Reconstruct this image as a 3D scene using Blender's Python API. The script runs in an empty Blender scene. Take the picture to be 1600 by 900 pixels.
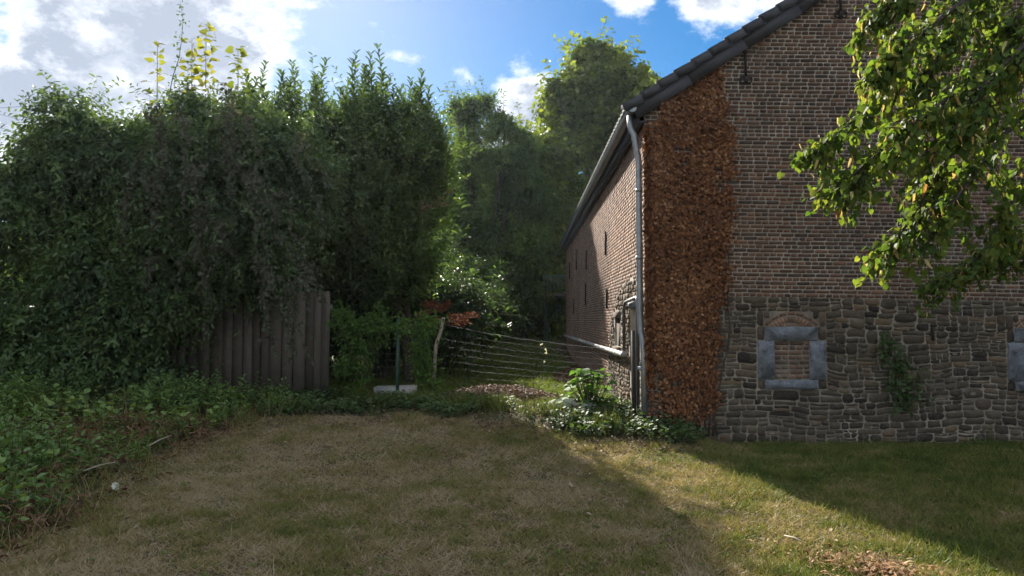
import bpy, math, random
import numpy as np
from mathutils import Vector

random.seed(5)
rng = np.random.default_rng(11)
scene = bpy.context.scene
COL = scene.collection
R = math.radians

# ------------------------------------------------------------------ camera
CAMH, F, TILT = 1.70, 1110.0, R(2.58)
cam = bpy.data.cameras.new('camera')
cam.sensor_width = 36.0
cam.lens = 36.0 * F / 1600.0
cam.clip_start, cam.clip_end = 0.05, 3000
camo = bpy.data.objects.new('camera', cam)
camo.location = (0, 0, CAMH)
camo.rotation_euler = (math.pi / 2 + TILT, 0, 0)
COL.objects.link(camo)
scene.camera = camo

# ------------------------------------------------------------------ light
SUN_AZ, SUN_EL = R(-17.0), R(30.0)          # azimuth from +Y towards +X
SD = Vector((math.sin(SUN_AZ) * math.cos(SUN_EL), math.cos(SUN_AZ) * math.cos(SUN_EL), math.sin(SUN_EL)))
sun = bpy.data.lights.new('sun', 'SUN')
sun.energy, sun.angle, sun.color = 5.0, R(0.53), (1.0, 0.93, 0.82)
suno = bpy.data.objects.new('sun', sun)
suno.rotation_euler = SD.to_track_quat('Z', 'Y').to_euler()
suno.location = (-10, 40, 30)
COL.objects.link(suno)
scene.view_settings.view_transform = 'Standard'
scene.view_settings.look = 'None'
scene.view_settings.exposure = 1.62
scene.view_settings.gamma = 1.0
scene.view_settings.use_curve_mapping = False
scene.cycles.use_denoising = True
scene.cycles.denoising_input_passes = 'RGB_ALBEDO_NORMAL'
scene.cycles.denoising_prefilter = 'NONE'
scene.cycles.max_bounces = 5
scene.cycles.diffuse_bounces = 3
scene.cycles.glossy_bounces = 2
scene.cycles.transmission_bounces = 4
scene.cycles.volume_bounces = 0
scene.cycles.adaptive_threshold = 0.02
scene.cycles.transparent_max_bounces = 4
scene.cycles.sample_clamp_indirect = 6.0


def pix(px, py):
    x, v = (px - 800) / F, (450 - py) / F
    d = Vector((x, math.cos(TILT) - v * math.sin(TILT), math.sin(TILT) + v * math.cos(TILT)))
    return d.normalized()


def at(px, py, Y):
    d = pix(px, py)
    k = Y / d.y
    return np.array((d.x * k, Y, CAMH + d.z * k))


world = bpy.data.worlds.new('World')
scene.world = world
world.use_nodes = True
wt = world.node_tree
wt.nodes.clear()


def wn(kind, **kw):
    n = wt.nodes.new(kind)
    for k, v in kw.items():
        setattr(n, k, v)
    return n


def wmath(op, a, b=None, clamp=False):
    n = wn('ShaderNodeMath', operation=op, use_clamp=clamp)
    for i, x in enumerate((a, b)):
        if x is None:
            continue
        if isinstance(x, (int, float)):
            n.inputs[i].default_value = x
        else:
            wt.links.new(x, n.inputs[i])
    return n.outputs[0]


def wramp(x, a, b, o0=0.0, o1=1.0):
    n = wn('ShaderNodeMapRange', interpolation_type='SMOOTHSTEP')
    wt.links.new(x, n.inputs[0])
    for i, v in zip((1, 2, 3, 4), (a, b, o0, o1)):
        n.inputs[i].default_value = v
    return n.outputs[0]


sky = wn('ShaderNodeTexSky', sky_type='NISHITA', sun_disc=False, sun_elevation=SUN_EL, sun_rotation=SUN_AZ,
         air_density=1.0, dust_density=0.25, ozone_density=2.2, altitude=200)
tc = wn('ShaderNodeTexCoord')
dirv = tc.outputs['Generated']


def wnoise(scale, detail, rough, stretch=(1, 1, 1), off=(0, 0, 0)):
    m = wn('ShaderNodeMapping')
    m.inputs['Scale'].default_value = stretch
    m.inputs['Location'].default_value = off
    wt.links.new(dirv, m.inputs['Vector'])
    n = wn('ShaderNodeTexNoise')
    n.inputs['Scale'].default_value, n.inputs['Detail'].default_value, n.inputs['Roughness'].default_value = scale, detail, rough
    wt.links.new(m.outputs[0], n.inputs['Vector'])
    return n.outputs[0]


def wblob(px, py, r, amt):                    # a cloud bank standing in this direction of the sky
    n = wn('ShaderNodeVectorMath', operation='DISTANCE')
    wt.links.new(dirv, n.inputs[0])
    n.inputs[1].default_value = pix(px, py)
    return wramp(n.outputs['Value'], r * 0.1, r, amt, 0.0)


field = wmath('ADD', wmath('MULTIPLY', wmath('SUBTRACT', wnoise(5.2, 12, 0.62, (1, 1, 1.7), (3.1, 0.4, 0.7)), 0.5), 2.3), 0.5)
bias = None
for b in ((120, 90, 0.42, 0.12), (400, 30, 0.2, 0.22), (530, -10, 0.12, 0.34), (820, 155, 0.10, 0.92), (735, 132, 0.06, 0.55), (815, 215, 0.11, 0.8),
          (985, -3, 0.09, 0.58), (1120, -12, 0.12, 0.62), (1230, -40, 0.14, 0.5)):
    v = wblob(*b)
    bias = v if bias is None else wmath('MAXIMUM', bias, v)
hole = None                                   # the blue gap between the clouds
for b in ((640, 80, 0.24, 0.5), (800, 60, 0.42, 0.55), (980, 60, 0.44, 0.55), (1150, 100, 0.42, 0.55)):
    v = wblob(*b)
    hole = v if hole is None else wmath('MAXIMUM', hole, v)
dens = wmath('SUBTRACT', wmath('ADD', wmath('ADD', field, 0.24), bias), hole)
mask = wramp(dens, 0.52, 0.84)
fine = wnoise(9.0, 8, 0.6, (1, 1, 1.6), (1.7, 2.2, 0.1))
thick = wmath('ADD', wramp(dens, 0.62, 1.05, 0.1, 0.85), wmath('MULTIPLY', wmath('SUBTRACT', fine, 0.5), 2.2))
# clouds: sunlit edges bright, deep middles grey
cr = wn('ShaderNodeValToRGB')
cr.color_ramp.elements[0].position, cr.color_ramp.elements[0].color = 0.30, (5.4, 5.5, 5.7, 1)
cr.color_ramp.elements[1].position, cr.color_ramp.elements[1].color = 0.95, (2.0, 2.25, 2.7, 1)
wt.links.new(thick, cr.inputs[0])
mix = wn('ShaderNodeMix', data_type='RGBA')
wt.links.new(wmath('MULTIPLY', mask, 0.95), mix.inputs['Factor'])
hsv = wn('ShaderNodeHueSaturation')
hsv.inputs['Saturation'].default_value = 1.5
hsv.inputs['Value'].default_value = 0.46
wt.links.new(sky.outputs[0], hsv.inputs['Color'])
wt.links.new(hsv.outputs[0], mix.inputs['A'])
wt.links.new(cr.outputs[0], mix.inputs['B'])
bg = wn('ShaderNodeBackground')
bg.inputs['Strength'].default_value = 0.087
wt.links.new(mix.outputs['Result'], bg.inputs['Color'])
wo = wn('ShaderNodeOutputWorld')
wt.links.new(bg.outputs[0], wo.inputs[0])


# ------------------------------------------------------------------ numpy mesh helpers
def norm(v):
    return v / np.maximum(np.linalg.norm(v, axis=-1, keepdims=True), 1e-9)


def vn(x, y, s, seed=0):
    """smooth value noise 0..1"""
    x = np.asarray(x, float) / s + 1000.5
    y = np.asarray(y, float) / s + 1000.5
    xi, yi = np.floor(x), np.floor(y)
    fx, fy = x - xi, y - yi
    fx, fy = fx * fx * (3 - 2 * fx), fy * fy * (3 - 2 * fy)

    def h(a, b):
        t = np.sin(a * 127.1 + b * 311.7 + seed * 74.7) * 43758.5453
        return t - np.floor(t)
    return (h(xi, yi) * (1 - fx) + h(xi + 1, yi) * fx) * (1 - fy) + (h(xi, yi + 1) * (1 - fx) + h(xi + 1, yi + 1) * fx) * fy


def sst(a, b, x):
    t = np.clip((np.asarray(x, float) - a) / (b - a), 0, 1)
    return t * t * (3 - 2 * t)


def gz(x, y):
    """height of the ground"""
    x, y = np.asarray(x, float), np.asarray(y, float)
    side = 1 - sst(1.75, 3.3, x) * (1 - sst(28, 32, y))
    z = 0.33 * sst(7.6, 11.0, y) * side
    z = z + 0.085 * np.clip(y - 24, 0, 60) * sst(23, 28, y)
    z = z + 0.20 * sst(-3.6, -5.2, x) * sst(4.5, 7, y) * (1 - sst(9, 12, y))
    z = z + 0.05 * (vn(x, y, 1.7, 3) - 0.5) + 0.02 * (vn(x, y, 0.5, 4) - 0.5)
    return z


class Geo:
    def __init__(self):
        self.v, self.f, self.t, self.n = [], {}, [], 0

    def add(self, verts, faces, tint=0.5):
        verts = np.asarray(verts, float).reshape(-1, 3)
        for fa in faces:
            fa = np.asarray(fa, int)
            if fa.size:
                self.f.setdefault(fa.shape[1], []).append(fa + self.n)
        self.v.append(verts)
        self.t.append(np.broadcast_to(np.asarray(tint, float), (len(verts),)) if np.ndim(tint) < 1 or len(np.atleast_1d(tint)) == len(verts) else np.full(len(verts), 0.5))
        self.n += len(verts)

    def mesh(self, name, mat, origin=(0, 0, 0), smooth=False):
        me = bpy.data.meshes.new(name)
        V = np.concatenate(self.v) - np.asarray(origin, float)
        T = np.concatenate(self.t)
        me.vertices.add(len(V))
        me.vertices.foreach_set('co', V.astype(np.float32).ravel())
        idx, st, k = [], [], 0
        for s, l in self.f.items():
            a = np.concatenate(l)
            idx.append(a.ravel())
            st.append(k + np.arange(len(a)) * s)
            k += a.size
        idx, st = np.concatenate(idx), np.concatenate(st)
        me.loops.add(len(idx))
        me.loops.foreach_set('vertex_index', idx.astype(np.int32))
        me.polygons.add(len(st))
        me.polygons.foreach_set('loop_start', st.astype(np.int32))
        if smooth:
            me.polygons.foreach_set('use_smooth', np.ones(len(st), bool))
        at_ = me.attributes.new('tint', 'FLOAT', 'POINT')
        at_.data.foreach_set('value', T.astype(np.float32))
        me.update(calc_edges=True)
        me.materials.append(mat)
        return me

    def obj(self, name, mat, parent=None, smooth=False, kind=None, local=False):
        org = (0, 0, 0) if (parent is None or local) else parent.location
        o = bpy.data.objects.new(name, self.mesh(name, mat, org, smooth))
        COL.objects.link(o)
        if parent is not None:
            o.parent = parent
        if kind:
            o['kind'] = kind
        return o


def tag(o, label, cat, group=None):
    o['label'], o['category'] = label, cat
    if group:
        o['group'] = group
    return o


def thing(name, label, cat, loc=(0, 0, 0), group=None):
    o = bpy.data.objects.new(name, None)
    o.location = loc
    o.empty_display_size = 0.2
    COL.objects.link(o)
    return tag(o, label, cat, group)


BOXF = [np.array([(0, 1, 2, 3), (7, 6, 5, 4), (0, 4, 5, 1), (1, 5, 6, 2), (2, 6, 7, 3), (3, 7, 4, 0)])]


def box(g, a, b, tint=0.5, jit=0.0):
    (x0, y0, z0), (x1, y1, z1) = a, b
    v = np.array([(x0, y0, z0), (x0, y1, z0), (x1, y1, z0), (x1, y0, z0), (x0, y0, z1), (x0, y1, z1), (x1, y1, z1), (x1, y0, z1)], float)
    if jit:
        v = v + rng.uniform(-jit, jit, v.shape)
    g.add(v, BOXF, tint)


def tube(g, pts, rad, sides=8, tint=0.5, cap=True):
    P = np.asarray(pts, float)
    n = len(P)
    rad = np.broadcast_to(np.asarray(rad, float), (n,))
    T = norm(np.gradient(P, axis=0))
    ref = np.array((0.0, 0.0, 1.0)) if abs(T[0][2]) < 0.9 else np.array((1.0, 0.0, 0.0))
    u = norm(np.cross(T[0], ref))
    V = []
    for i in range(n):
        u = norm(u - T[i] * np.dot(u, T[i]))
        w = np.cross(T[i], u)
        a = np.arange(sides) * 2 * math.pi / sides
        V.append(P[i] + rad[i] * (np.cos(a)[:, None] * u + np.sin(a)[:, None] * w))
    V = np.concatenate(V)
    i = np.arange(n - 1)[:, None] * sides
    j = np.arange(sides)[None]
    k = (j + 1) % sides
    q = np.stack([i + j, i + k, i + sides + k, i + sides + j], -1).reshape(-1, 4)
    fs = [q]
    if cap:
        fs += [np.arange(sides)[::-1][None], (np.arange(sides) + (n - 1) * sides)[None]]
    g.add(V, fs, tint)


def sticks(g, P0, P1, r0, r1, tint=0.5):
    """many straight three-sided twigs"""
    P0, P1 = np.asarray(P0, float), np.asarray(P1, float)
    n = len(P0)
    if n == 0:
        return
    T = norm(P1 - P0)
    ref = np.where(np.abs(T[:, 2:3]) < 0.9, np.array([[0, 0, 1.0]]), np.array([[1.0, 0, 0]]))
    u = norm(np.cross(T, ref))
    w = np.cross(T, u)
    r0 = np.broadcast_to(r0, (n,))[:, None]
    r1 = np.broadcast_to(r1, (n,))[:, None]
    V = np.empty((n, 6, 3))
    for k in range(3):
        a = k * 2 * math.pi / 3
        d = math.cos(a) * u + math.sin(a) * w
        V[:, k] = P0 + d * r0
        V[:, 3 + k] = P1 + d * r1
    b = np.arange(n)[:, None] * 6
    q = np.concatenate([b + np.array([[k, (k + 1) % 3, 3 + (k + 1) % 3, 3 + k]]) for k in range(3)])
    g.add(V.reshape(-1, 3), [q], np.repeat(np.broadcast_to(tint, (n,)), 6))


# leaf templates: x across (half width = .5), y along, z out of the leaf plane
def T_(v, q):
    return np.array(v, float), [np.array(a) for a in q]


DIAMOND = T_([(0, 0, 0), (-.5, .45, .10), (0, 1, -.06), (.5, .45, .10)], [[(0, 3, 2), (0, 2, 1)]])
OVAL = T_([(0, 0, 0), (-.42, .30, .08), (-.40, .68, .06), (0, 1, -.10), (.40, .68, .06), (.42, .30, .08)],
          [[(0, 5, 4, 3), (0, 3, 2, 1)]])
HEART = T_([(0, .08, 0), (-.30, -.04, .05), (-.52, .22, .09), (-.42, .58, .05), (0, 1.0, -.14), (.42, .58, .05), (.52, .22, .09), (.30, -.04, .05), (0, .5, -.01)],
           [[(0, 8, 2, 1), (8, 4, 3, 2), (0, 7, 6, 8), (8, 6, 5, 4)]])
LOBED = T_([(0, 0, 0), (-.28, -.05, .04), (-.55, .22, .09), (-.30, .38, .03), (-.42, .72, .06), (-.12, .62, 0), (0, 1.0, -.08), (.12, .62, 0), (.42, .72, .06), (.30, .38, .03), (.55, .22, .09), (.28, -.05, .04)],
           [[(0, 3, 2, 1), (0, 11, 10, 9), (3, 5, 4, 3)][:2], [(0, 5, 4), (0, 4, 3), (0, 7, 6), (0, 6, 5), (0, 9, 8), (0, 8, 7)]])
STRIP = T_([(-.5, 0, 0), (.5, 0, 0), (-.45, .5, .12), (.45, .5, .12), (0, 1, -.05)], [[(0, 1, 3, 2)], [(2, 3, 4)]])


def leaves(g, T, P, A, N, L, W, tint):
    tv, tf = T
    P, A, N = np.asarray(P, float), norm(np.asarray(A, float)), np.asarray(N, float)
    n, k = len(P), len(tv)
    if n == 0:
        return
    S = norm(np.cross(A, N))
    N = np.cross(S, A)
    L = np.broadcast_to(L, (n,))[:, None, None]
    W = np.broadcast_to(W, (n,))[:, None, None]
    V = P[:, None] + tv[None, :, 0:1] * W * S[:, None] + tv[None, :, 1:2] * L * A[:, None] + tv[None, :, 2:3] * L * N[:, None]
    b = (np.arange(n) * k)[:, None, None]
    g.add(V.reshape(-1, 3), [(f[None] + b).reshape(-1, f.shape[1]) for f in tf], np.repeat(np.broadcast_to(tint, (n,)), k))


def rdir(n):
    return norm(rng.normal(size=(n, 3)))


UP = np.array((0, 0, 1.0))


def twigs(g, gs, P, D, length, nl, T, L, W, tint, droop=0.15, spread=0.9, curl=0.25, flat=0.6, stick=0.004, tj=0.18):
    """leafy twigs: leaves alternate round each twig. P, D start and direction"""
    n = len(P)
    length = np.broadcast_to(length, (n,)).astype(float)
    D = norm(D)
    ref = norm(rdir(n) + 0.01)
    u = norm(np.cross(D, ref))
    w = np.cross(D, u)
    tw_t = np.broadcast_to(tint, (n,)) + rng.uniform(-tj, tj, n)
    end = P + D * length[:, None] + UP * (-droop * length[:, None])
    if gs is not None:
        q = slice(None) if n < 2500 else slice(None, None, 3)
        sticks(gs, P[q], end[q], stick, stick * 0.4, 0.5)
    for i in range(nl):
        t = (i + rng.uniform(0.1, 0.9, n)) / nl
        ang = i * 2.4 + rng.uniform(-0.5, 0.5, n)
        sd = np.cos(ang)[:, None] * u + np.sin(ang)[:, None] * w
        pos = P + D * (length * t)[:, None] + UP * (-droop * length * t ** 2)[:, None]
        ax = D * (1 - spread * 0.6 * (1 - 0.6 * t[:, None])) + sd * spread - UP * droop * 1.5 + rdir(n) * curl
        nn = UP * flat + D * 0.35 + rdir(n) * 0.55
        s = rng.uniform(0.7, 1.2, n)
        leaves(g, T, pos, ax, nn, L * s, W * s, np.clip(tw_t + rng.uniform(-0.12, 0.12, n), 0, 1))


def lobe_points(lobes, n, inner=0.72, hide=0.8):
    """points near the surface of a union of ellipsoids + outward directions"""
    lobes = np.asarray(lobes, float)
    w = lobes[:, 3] * lobes[:, 4] + lobes[:, 4] * lobes[:, 5] + lobes[:, 3] * lobes[:, 5]
    out_p, out_d, got = [], [], 0
    for _ in range(30):
        m = int((n - got) * 1.6) + 50
        i = rng.choice(len(lobes), m, p=w / w.sum())
        d = rdir(m)
        r = lobes[i, 3:6]
        p = lobes[i, :3] + d * r * rng.uniform(inner, 1.0, (m, 1))
        keep = np.ones(m, bool)
        for k in range(len(lobes)):
            q = ((p - lobes[k, :3]) / lobes[k, 3:6])
            keep &= ~(((q * q).sum(1) < hide * hide) & (i != k))
        out_p.append(p[keep])
        out_d.append(norm(d / r)[keep])
        got += int(keep.sum())
        if got >= n:
            break
    return np.concatenate(out_p)[:n], np.concatenate(out_d)[:n]


def ell_lobes(c, r, n, rr, zbias=0.0):
    """random lobes filling an ellipsoid"""
    d = rdir(n)
    d[:, 2] = d[:, 2] + zbias
    d = norm(d)
    p = np.asarray(c) + d * np.asarray(r) * (rng.uniform(0.25, 1.0, (n, 1)) ** 0.5)
    s = rng.uniform(rr[0], rr[1], (n, 1))
    return np.concatenate([p, s, s * rng.uniform(.8, 1.1, (n, 1)), s * rng.uniform(0.65, 0.95, (n, 1))], 1)


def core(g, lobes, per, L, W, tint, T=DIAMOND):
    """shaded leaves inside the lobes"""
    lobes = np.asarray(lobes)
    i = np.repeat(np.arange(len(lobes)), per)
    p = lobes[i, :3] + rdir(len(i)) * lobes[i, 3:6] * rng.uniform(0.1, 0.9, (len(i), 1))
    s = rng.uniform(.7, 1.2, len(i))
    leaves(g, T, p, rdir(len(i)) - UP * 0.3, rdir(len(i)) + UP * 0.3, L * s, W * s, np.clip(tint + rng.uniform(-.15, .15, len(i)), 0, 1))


# ------------------------------------------------------------------ materials
def mat_new(name):
    m = bpy.data.materials.new(name)
    m.use_nodes = True
    m.node_tree.nodes.clear()
    return m, m.node_tree


def N(t, kind, **kw):
    n = t.nodes.new(kind)
    for k, v in kw.items():
        setattr(n, k, v)
    return n


def ramp(t, fac, cols):
    r = N(t, 'ShaderNodeValToRGB')
    e = r.color_ramp.elements
    while len(e) < len(cols):
        e.new(0.5)
    for i, (p, c) in enumerate(cols):
        e[i].position, e[i].color = p, (*c, 1)
    t.links.new(fac, r.inputs[0])
    return r.outputs[0]


def noise(t, vec, scale, detail=4, rough=0.55):
    n = N(t, 'ShaderNodeTexNoise')
    n.inputs['Scale'].default_value, n.inputs['Detail'].default_value, n.inputs['Roughness'].default_value = scale, detail, rough
    if vec is not None:
        t.links.new(vec, n.inputs['Vector'])
    return n.outputs[0]


def mixc(t, fac, a, b, mode='MIX'):
    n = N(t, 'ShaderNodeMix', data_type='RGBA', blend_type=mode)
    for s, v in (('Factor', fac), ('A', a), ('B', b)):
        i = n.inputs[s] if s == 'Factor' else [x for x in n.inputs if x.name == s and x.type == 'RGBA'][0]
        if isinstance(v, tuple):
            i.default_value = (*v, 1)
        elif isinstance(v, (int, float)):
            i.default_value = v
        else:
            t.links.new(v, i)
    return [x for x in n.outputs if x.type == 'RGBA'][0]


def maprange(t, x, a, b, c=0.0, d=1.0):
    n = N(t, 'ShaderNodeMapRange')
    t.links.new(x, n.inputs[0])
    for i, v in zip((1, 2, 3, 4), (a, b, c, d)):
        n.inputs[i].default_value = v
    return n.outputs[0]


def leaf_mat(name, cols, trans=0.35, rough=0.45, spec=0.5, tcol=(1.25, 1.25, 0.55)):
    m, t = mat_new(name)
    a = N(t, 'ShaderNodeAttribute', attribute_name='tint')
    n = len(cols)
    c = ramp(t, a.outputs['Fac'], [(i / (n - 1), x) for i, x in enumerate(cols)])
    nz = noise(t, N(t, 'ShaderNodeTexCoord').outputs['Object'], 30, 2)
    c = mixc(t, 0.5, c, ramp(t, nz, [(0.3, (0.6, 0.6, 0.6)), (0.7, (1.15, 1.15, 1.15))]), 'MULTIPLY')
    p = N(t, 'ShaderNodeBsdfPrincipled')
    t.links.new(c, p.inputs['Base Color'])
    p.inputs['Roughness'].default_value = rough
    p.inputs['Specular IOR Level'].default_value = spec
    o = N(t, 'ShaderNodeOutputMaterial')
    tr = N(t, 'ShaderNodeBsdfTranslucent')
    t.links.new(mixc(t, 1.0, c, tcol, 'MULTIPLY'), tr.inputs['Color'])
    mx = N(t, 'ShaderNodeMixShader')
    mx.inputs[0].default_value = trans
    t.links.new(p.outputs[0], mx.inputs[1])
    t.links.new(tr.outputs[0], mx.inputs[2])
    t.links.new(mx.outputs[0], o.inputs[0])
    return m


def surf_mat(name, cols, rough=0.8, scale=12.0, bump=0.3, bscale=60.0, metal=0.0, spec=0.4, tintmix=True, dirt=None, bdist=0.01):
    """procedural solid: tint attribute picks the colour, noise mottles it"""
    m, t = mat_new(name)
    tc = N(t, 'ShaderNodeTexCoord').outputs['Object']
    n1 = noise(t, tc, scale, 6)
    k = len(cols)
    if tintmix:
        a = N(t, 'ShaderNodeAttribute', attribute_name='tint').outputs['Fac']
        s = N(t, 'ShaderNodeMath', operation='MULTIPLY_ADD')
        t.links.new(n1, s.inputs[0])
        s.inputs[1].default_value = 0.5
        t.links.new(a, s.inputs[2])
        s2 = N(t, 'ShaderNodeMath', operation='SUBTRACT')
        t.links.new(s.outputs[0], s2.inputs[0])
        s2.inputs[1].default_value = 0.25
        f = s2.outputs[0]
    else:
        f = n1
    c = ramp(t, f, [(i / (k - 1) if tintmix else 0.25 + 0.5 * i / (k - 1), x) for i, x in enumerate(cols)])
    n2 = noise(t, tc, bscale, 5, 0.65)
    c = mixc(t, 0.6, c, ramp(t, n2, [(0.25, (0.55, 0.55, 0.55)), (0.75, (1.3, 1.3, 1.3))]), 'MULTIPLY')
    if dirt:
        dcol, dscale, lo, hi = dirt
        n3 = noise(t, tc, dscale, 7, 0.65)
        c = mixc(t, maprange(t, n3, lo, hi), c, dcol)
    p = N(t, 'ShaderNodeBsdfPrincipled')
    t.links.new(c, p.inputs['Base Color'])
    p.inputs['Roughness'].default_value = rough
    p.inputs['Metallic'].default_value = metal
    p.inputs['Specular IOR Level'].default_value = spec
    if bump:
        b = N(t, 'ShaderNodeBump')
        b.inputs['Strength'].default_value = bump
        b.inputs['Distance'].default_value = bdist
        t.links.new(n2, b.inputs['Height'])
        t.links.new(b.outputs[0], p.inputs['Normal'])
    o = N(t, 'ShaderNodeOutputMaterial')
    t.links.new(p.outputs[0], o.inputs[0])
    return m


M = {}
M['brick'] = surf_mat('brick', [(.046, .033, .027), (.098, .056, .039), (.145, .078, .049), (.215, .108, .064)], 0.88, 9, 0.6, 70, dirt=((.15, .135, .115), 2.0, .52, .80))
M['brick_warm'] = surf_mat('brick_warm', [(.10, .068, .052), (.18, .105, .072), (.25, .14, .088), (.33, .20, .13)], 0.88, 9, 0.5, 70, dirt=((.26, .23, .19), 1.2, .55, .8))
M['mortar'] = surf_mat('mortar', [(.29, .245, .19), (.42, .36, .285), (.52, .455, .37)], 0.95, 2.2, 0.6, 90, tintmix=False, dirt=((.17, .15, .12), .8, .45, .8))
M['rubble'] = surf_mat('rubble', [(.044, .036, .030), (.084, .067, .050), (.122, .096, .069), (.175, .122, .076)], 0.95, 9, 1.0, 38, spec=.15, dirt=((.16, .145, .12), 5, .52, .78), bdist=0.02)
M['mortar_dark'] = surf_mat('mortar_dark', [(.15, .125, .095), (.27, .232, .178), (.41, .36, .285)], 0.95, 3.0, 0.8, 60, tintmix=False, dirt=((.11, .098, .08), 1.6, .48, .72))
M['limestone'] = surf_mat('limestone', [(.10, .112, .132), (.19, .205, .23), (.29, .30, .315)], 0.9, 14, 0.9, 45, tintmix=False, dirt=((.06, .062, .066), 7, .52, .66), bdist=.02)
M['slate'] = surf_mat('slate', [(.022, .022, .026), (.040, .040, .046), (.060, .058, .062)], 0.6, 6, 0.25, 40, dirt=((.08, .075, .07), 4, .6, .9))
M['zinc'] = surf_mat('zinc', [(.22, .235, .25), (.30, .315, .33), (.38, .39, .40)], 0.5, 5, 0.06, 30, metal=0.75, tintmix=False)
M['zinc_dark'] = surf_mat('zinc_dark', [(.06, .062, .068), (.10, .105, .11)], 0.5, 5, 0.1, 30, metal=0.4, tintmix=False)
M['grey_pvc'] = surf_mat('grey_pvc', [(.30, .30, .30), (.42, .42, .41)], 0.5, 4, 0.05, 30, tintmix=False, dirt=((.16, .15, .13), 3, .5, .8))
M['iron'] = surf_mat('iron', [(.012, .011, .011), (.028, .022, .019)], 0.75, 20, 0.4, 80, tintmix=False)
M['old_wood'] = surf_mat('old_wood', [(.056, .045, .036), (.106, .086, .069), (.17, .143, .115)], 0.9, 4, 0.5, 40)
M['pale_wood'] = surf_mat('pale_wood', [(.30, .25, .19), (.42, .36, .28)], 0.85, 6, 0.4, 50, tintmix=False)
M['door_paint'] = surf_mat('door_paint', [(.10, .085, .07), (.16, .14, .12)], 0.7, 5, 0.3, 40, tintmix=False)
M['green_metal'] = surf_mat('green_metal', [(.03, .065, .05), (.05, .10, .075)], 0.5, 8, 0.05, 40, tintmix=False)
M['rail_paint'] = surf_mat('rail_paint', [(.12, .17, .15), (.18, .24, .21)], 0.6, 8, 0.05, 40, tintmix=False)
M['wire'] = surf_mat('wire', [(.11, .112, .112), (.19, .195, .195)], 0.6, 8, 0.0, 40, metal=0.3, tintmix=False)
M['concrete'] = surf_mat('concrete', [(.38, .37, .35), (.55, .54, .51)], 0.9, 7, 0.4, 60, tintmix=False)
M['bark'] = surf_mat('bark', [(.045, .036, .028), (.085, .07, .055)], 0.95, 12, 0.8, 40, tintmix=False, bdist=0.02)
M['twig'] = surf_mat('twig', [(.05, .038, .028), (.09, .07, .05)], 0.9, 12, 0.0, 40, tintmix=False)
M['dark_inside'] = surf_mat('dark_inside', [(.035, .024, .016), (.055, .038, .026)], 0.95, 5, 0.0, 40, tintmix=False)
M['white_petal'] = leaf_mat('white_petal', [(.75, .75, .76), (.85, .85, .85)], 0.3)
M['dead_vine'] = leaf_mat('dead_vine', [(.066, .029, .016), (.175, .072, .031), (.29, .125, .052), (.46, .26, .13)], 0.22, 0.7, 0.25, (1.3, 1.0, 0.6))
M['laurel'] = leaf_mat('laurel', [(.040, .070, .034), (.068, .120, .042), (.108, .168, .050), (.16, .215, .055)], 0.44, 0.48, 0.35)
M['hedge'] = leaf_mat('hedge', [(.052, .088, .050), (.082, .135, .062), (.115, .18, .066), (.155, .22, .075)], 0.42, 0.5, 0.35)
M['creeper'] = leaf_mat('creeper', [(.070, .060, .050), (.085, .085, .060), (.075, .100, .058), (.11, .135, .075)], 0.25, 0.6, 0.3)
M['kiwi'] = leaf_mat('kiwi', [(.09, .13, .025), (.18, .20, .035), (.30, .28, .06)], 0.55, 0.5, 0.3)
M['ash'] = leaf_mat('ash', [(.036, .064, .026), (.072, .125, .040), (.11, .175, .046), (.165, .225, .056)], 0.50, 0.52, 0.3)
M['alder'] = leaf_mat('alder', [(.040, .070, .024), (.085, .135, .032), (.14, .19, .042), (.20, .235, .05)], 0.52, 0.45, 0.4)
M['linden'] = leaf_mat('linden', [(.040, .080, .018), (.070, .125, .026), (.12, .175, .032), (.20, .22, .045)], 0.54, 0.6, 0.22)
M['bract'] = leaf_mat('bract', [(.42, .20, .06), (.52, .38, .14), (.58, .50, .24)], 0.45, 0.6, 0.3, (1.1, 1.05, .8))
M['nettle'] = leaf_mat('nettle', [(.070, .135, .048), (.105, .195, .060), (.15, .25, .070), (.22, .31, .08)], 0.35, 0.55, 0.3)
M['dry_weed'] = leaf_mat('dry_weed', [(.075, .035, .022), (.14, .072, .042), (.24, .15, .085), (.34, .25, .15)], 0.25, 0.8, 0.2, (1.2, 1.05, .8))
M['groundivy'] = leaf_mat('groundivy', [(.034, .060, .026), (.060, .105, .038), (.095, .15, .050), (.14, .18, .065)], 0.32, 0.6, 0.22)
M['bright'] = leaf_mat('bright', [(.05, .12, .03), (.09, .19, .045), (.15, .26, .05)], 0.5, 0.62, 0.2)
M['chips'] = leaf_mat('chips', [(.075, .035, .018), (.17, .082, .036), (.28, .15, .07), (.45, .31, .19)], 0.05, 0.85, 0.2, (1.1, 1.0, .8))
M['litter'] = leaf_mat('litter', [(.06, .035, .025), (.14, .085, .058), (.24, .16, .11), (.40, .30, .22)], 0.12, 0.8, 0.25, (1.1, 1.0, .8))
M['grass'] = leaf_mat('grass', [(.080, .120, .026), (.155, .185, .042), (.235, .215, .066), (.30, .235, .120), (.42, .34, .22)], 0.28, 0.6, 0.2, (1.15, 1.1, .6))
M['green_grass'] = leaf_mat('green_grass', [(.075, .13, .028), (.12, .18, .036), (.18, .22, .05), (.25, .25, .09)], 0.4, 0.6, 0.2, (1.15, 1.1, .6))
M['redtwig'] = leaf_mat('redtwig', [(.10, .035, .022), (.19, .07, .038), (.27, .11, .055)], 0.2, 0.8, 0.2, (1.2, 1.0, .7))


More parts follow.
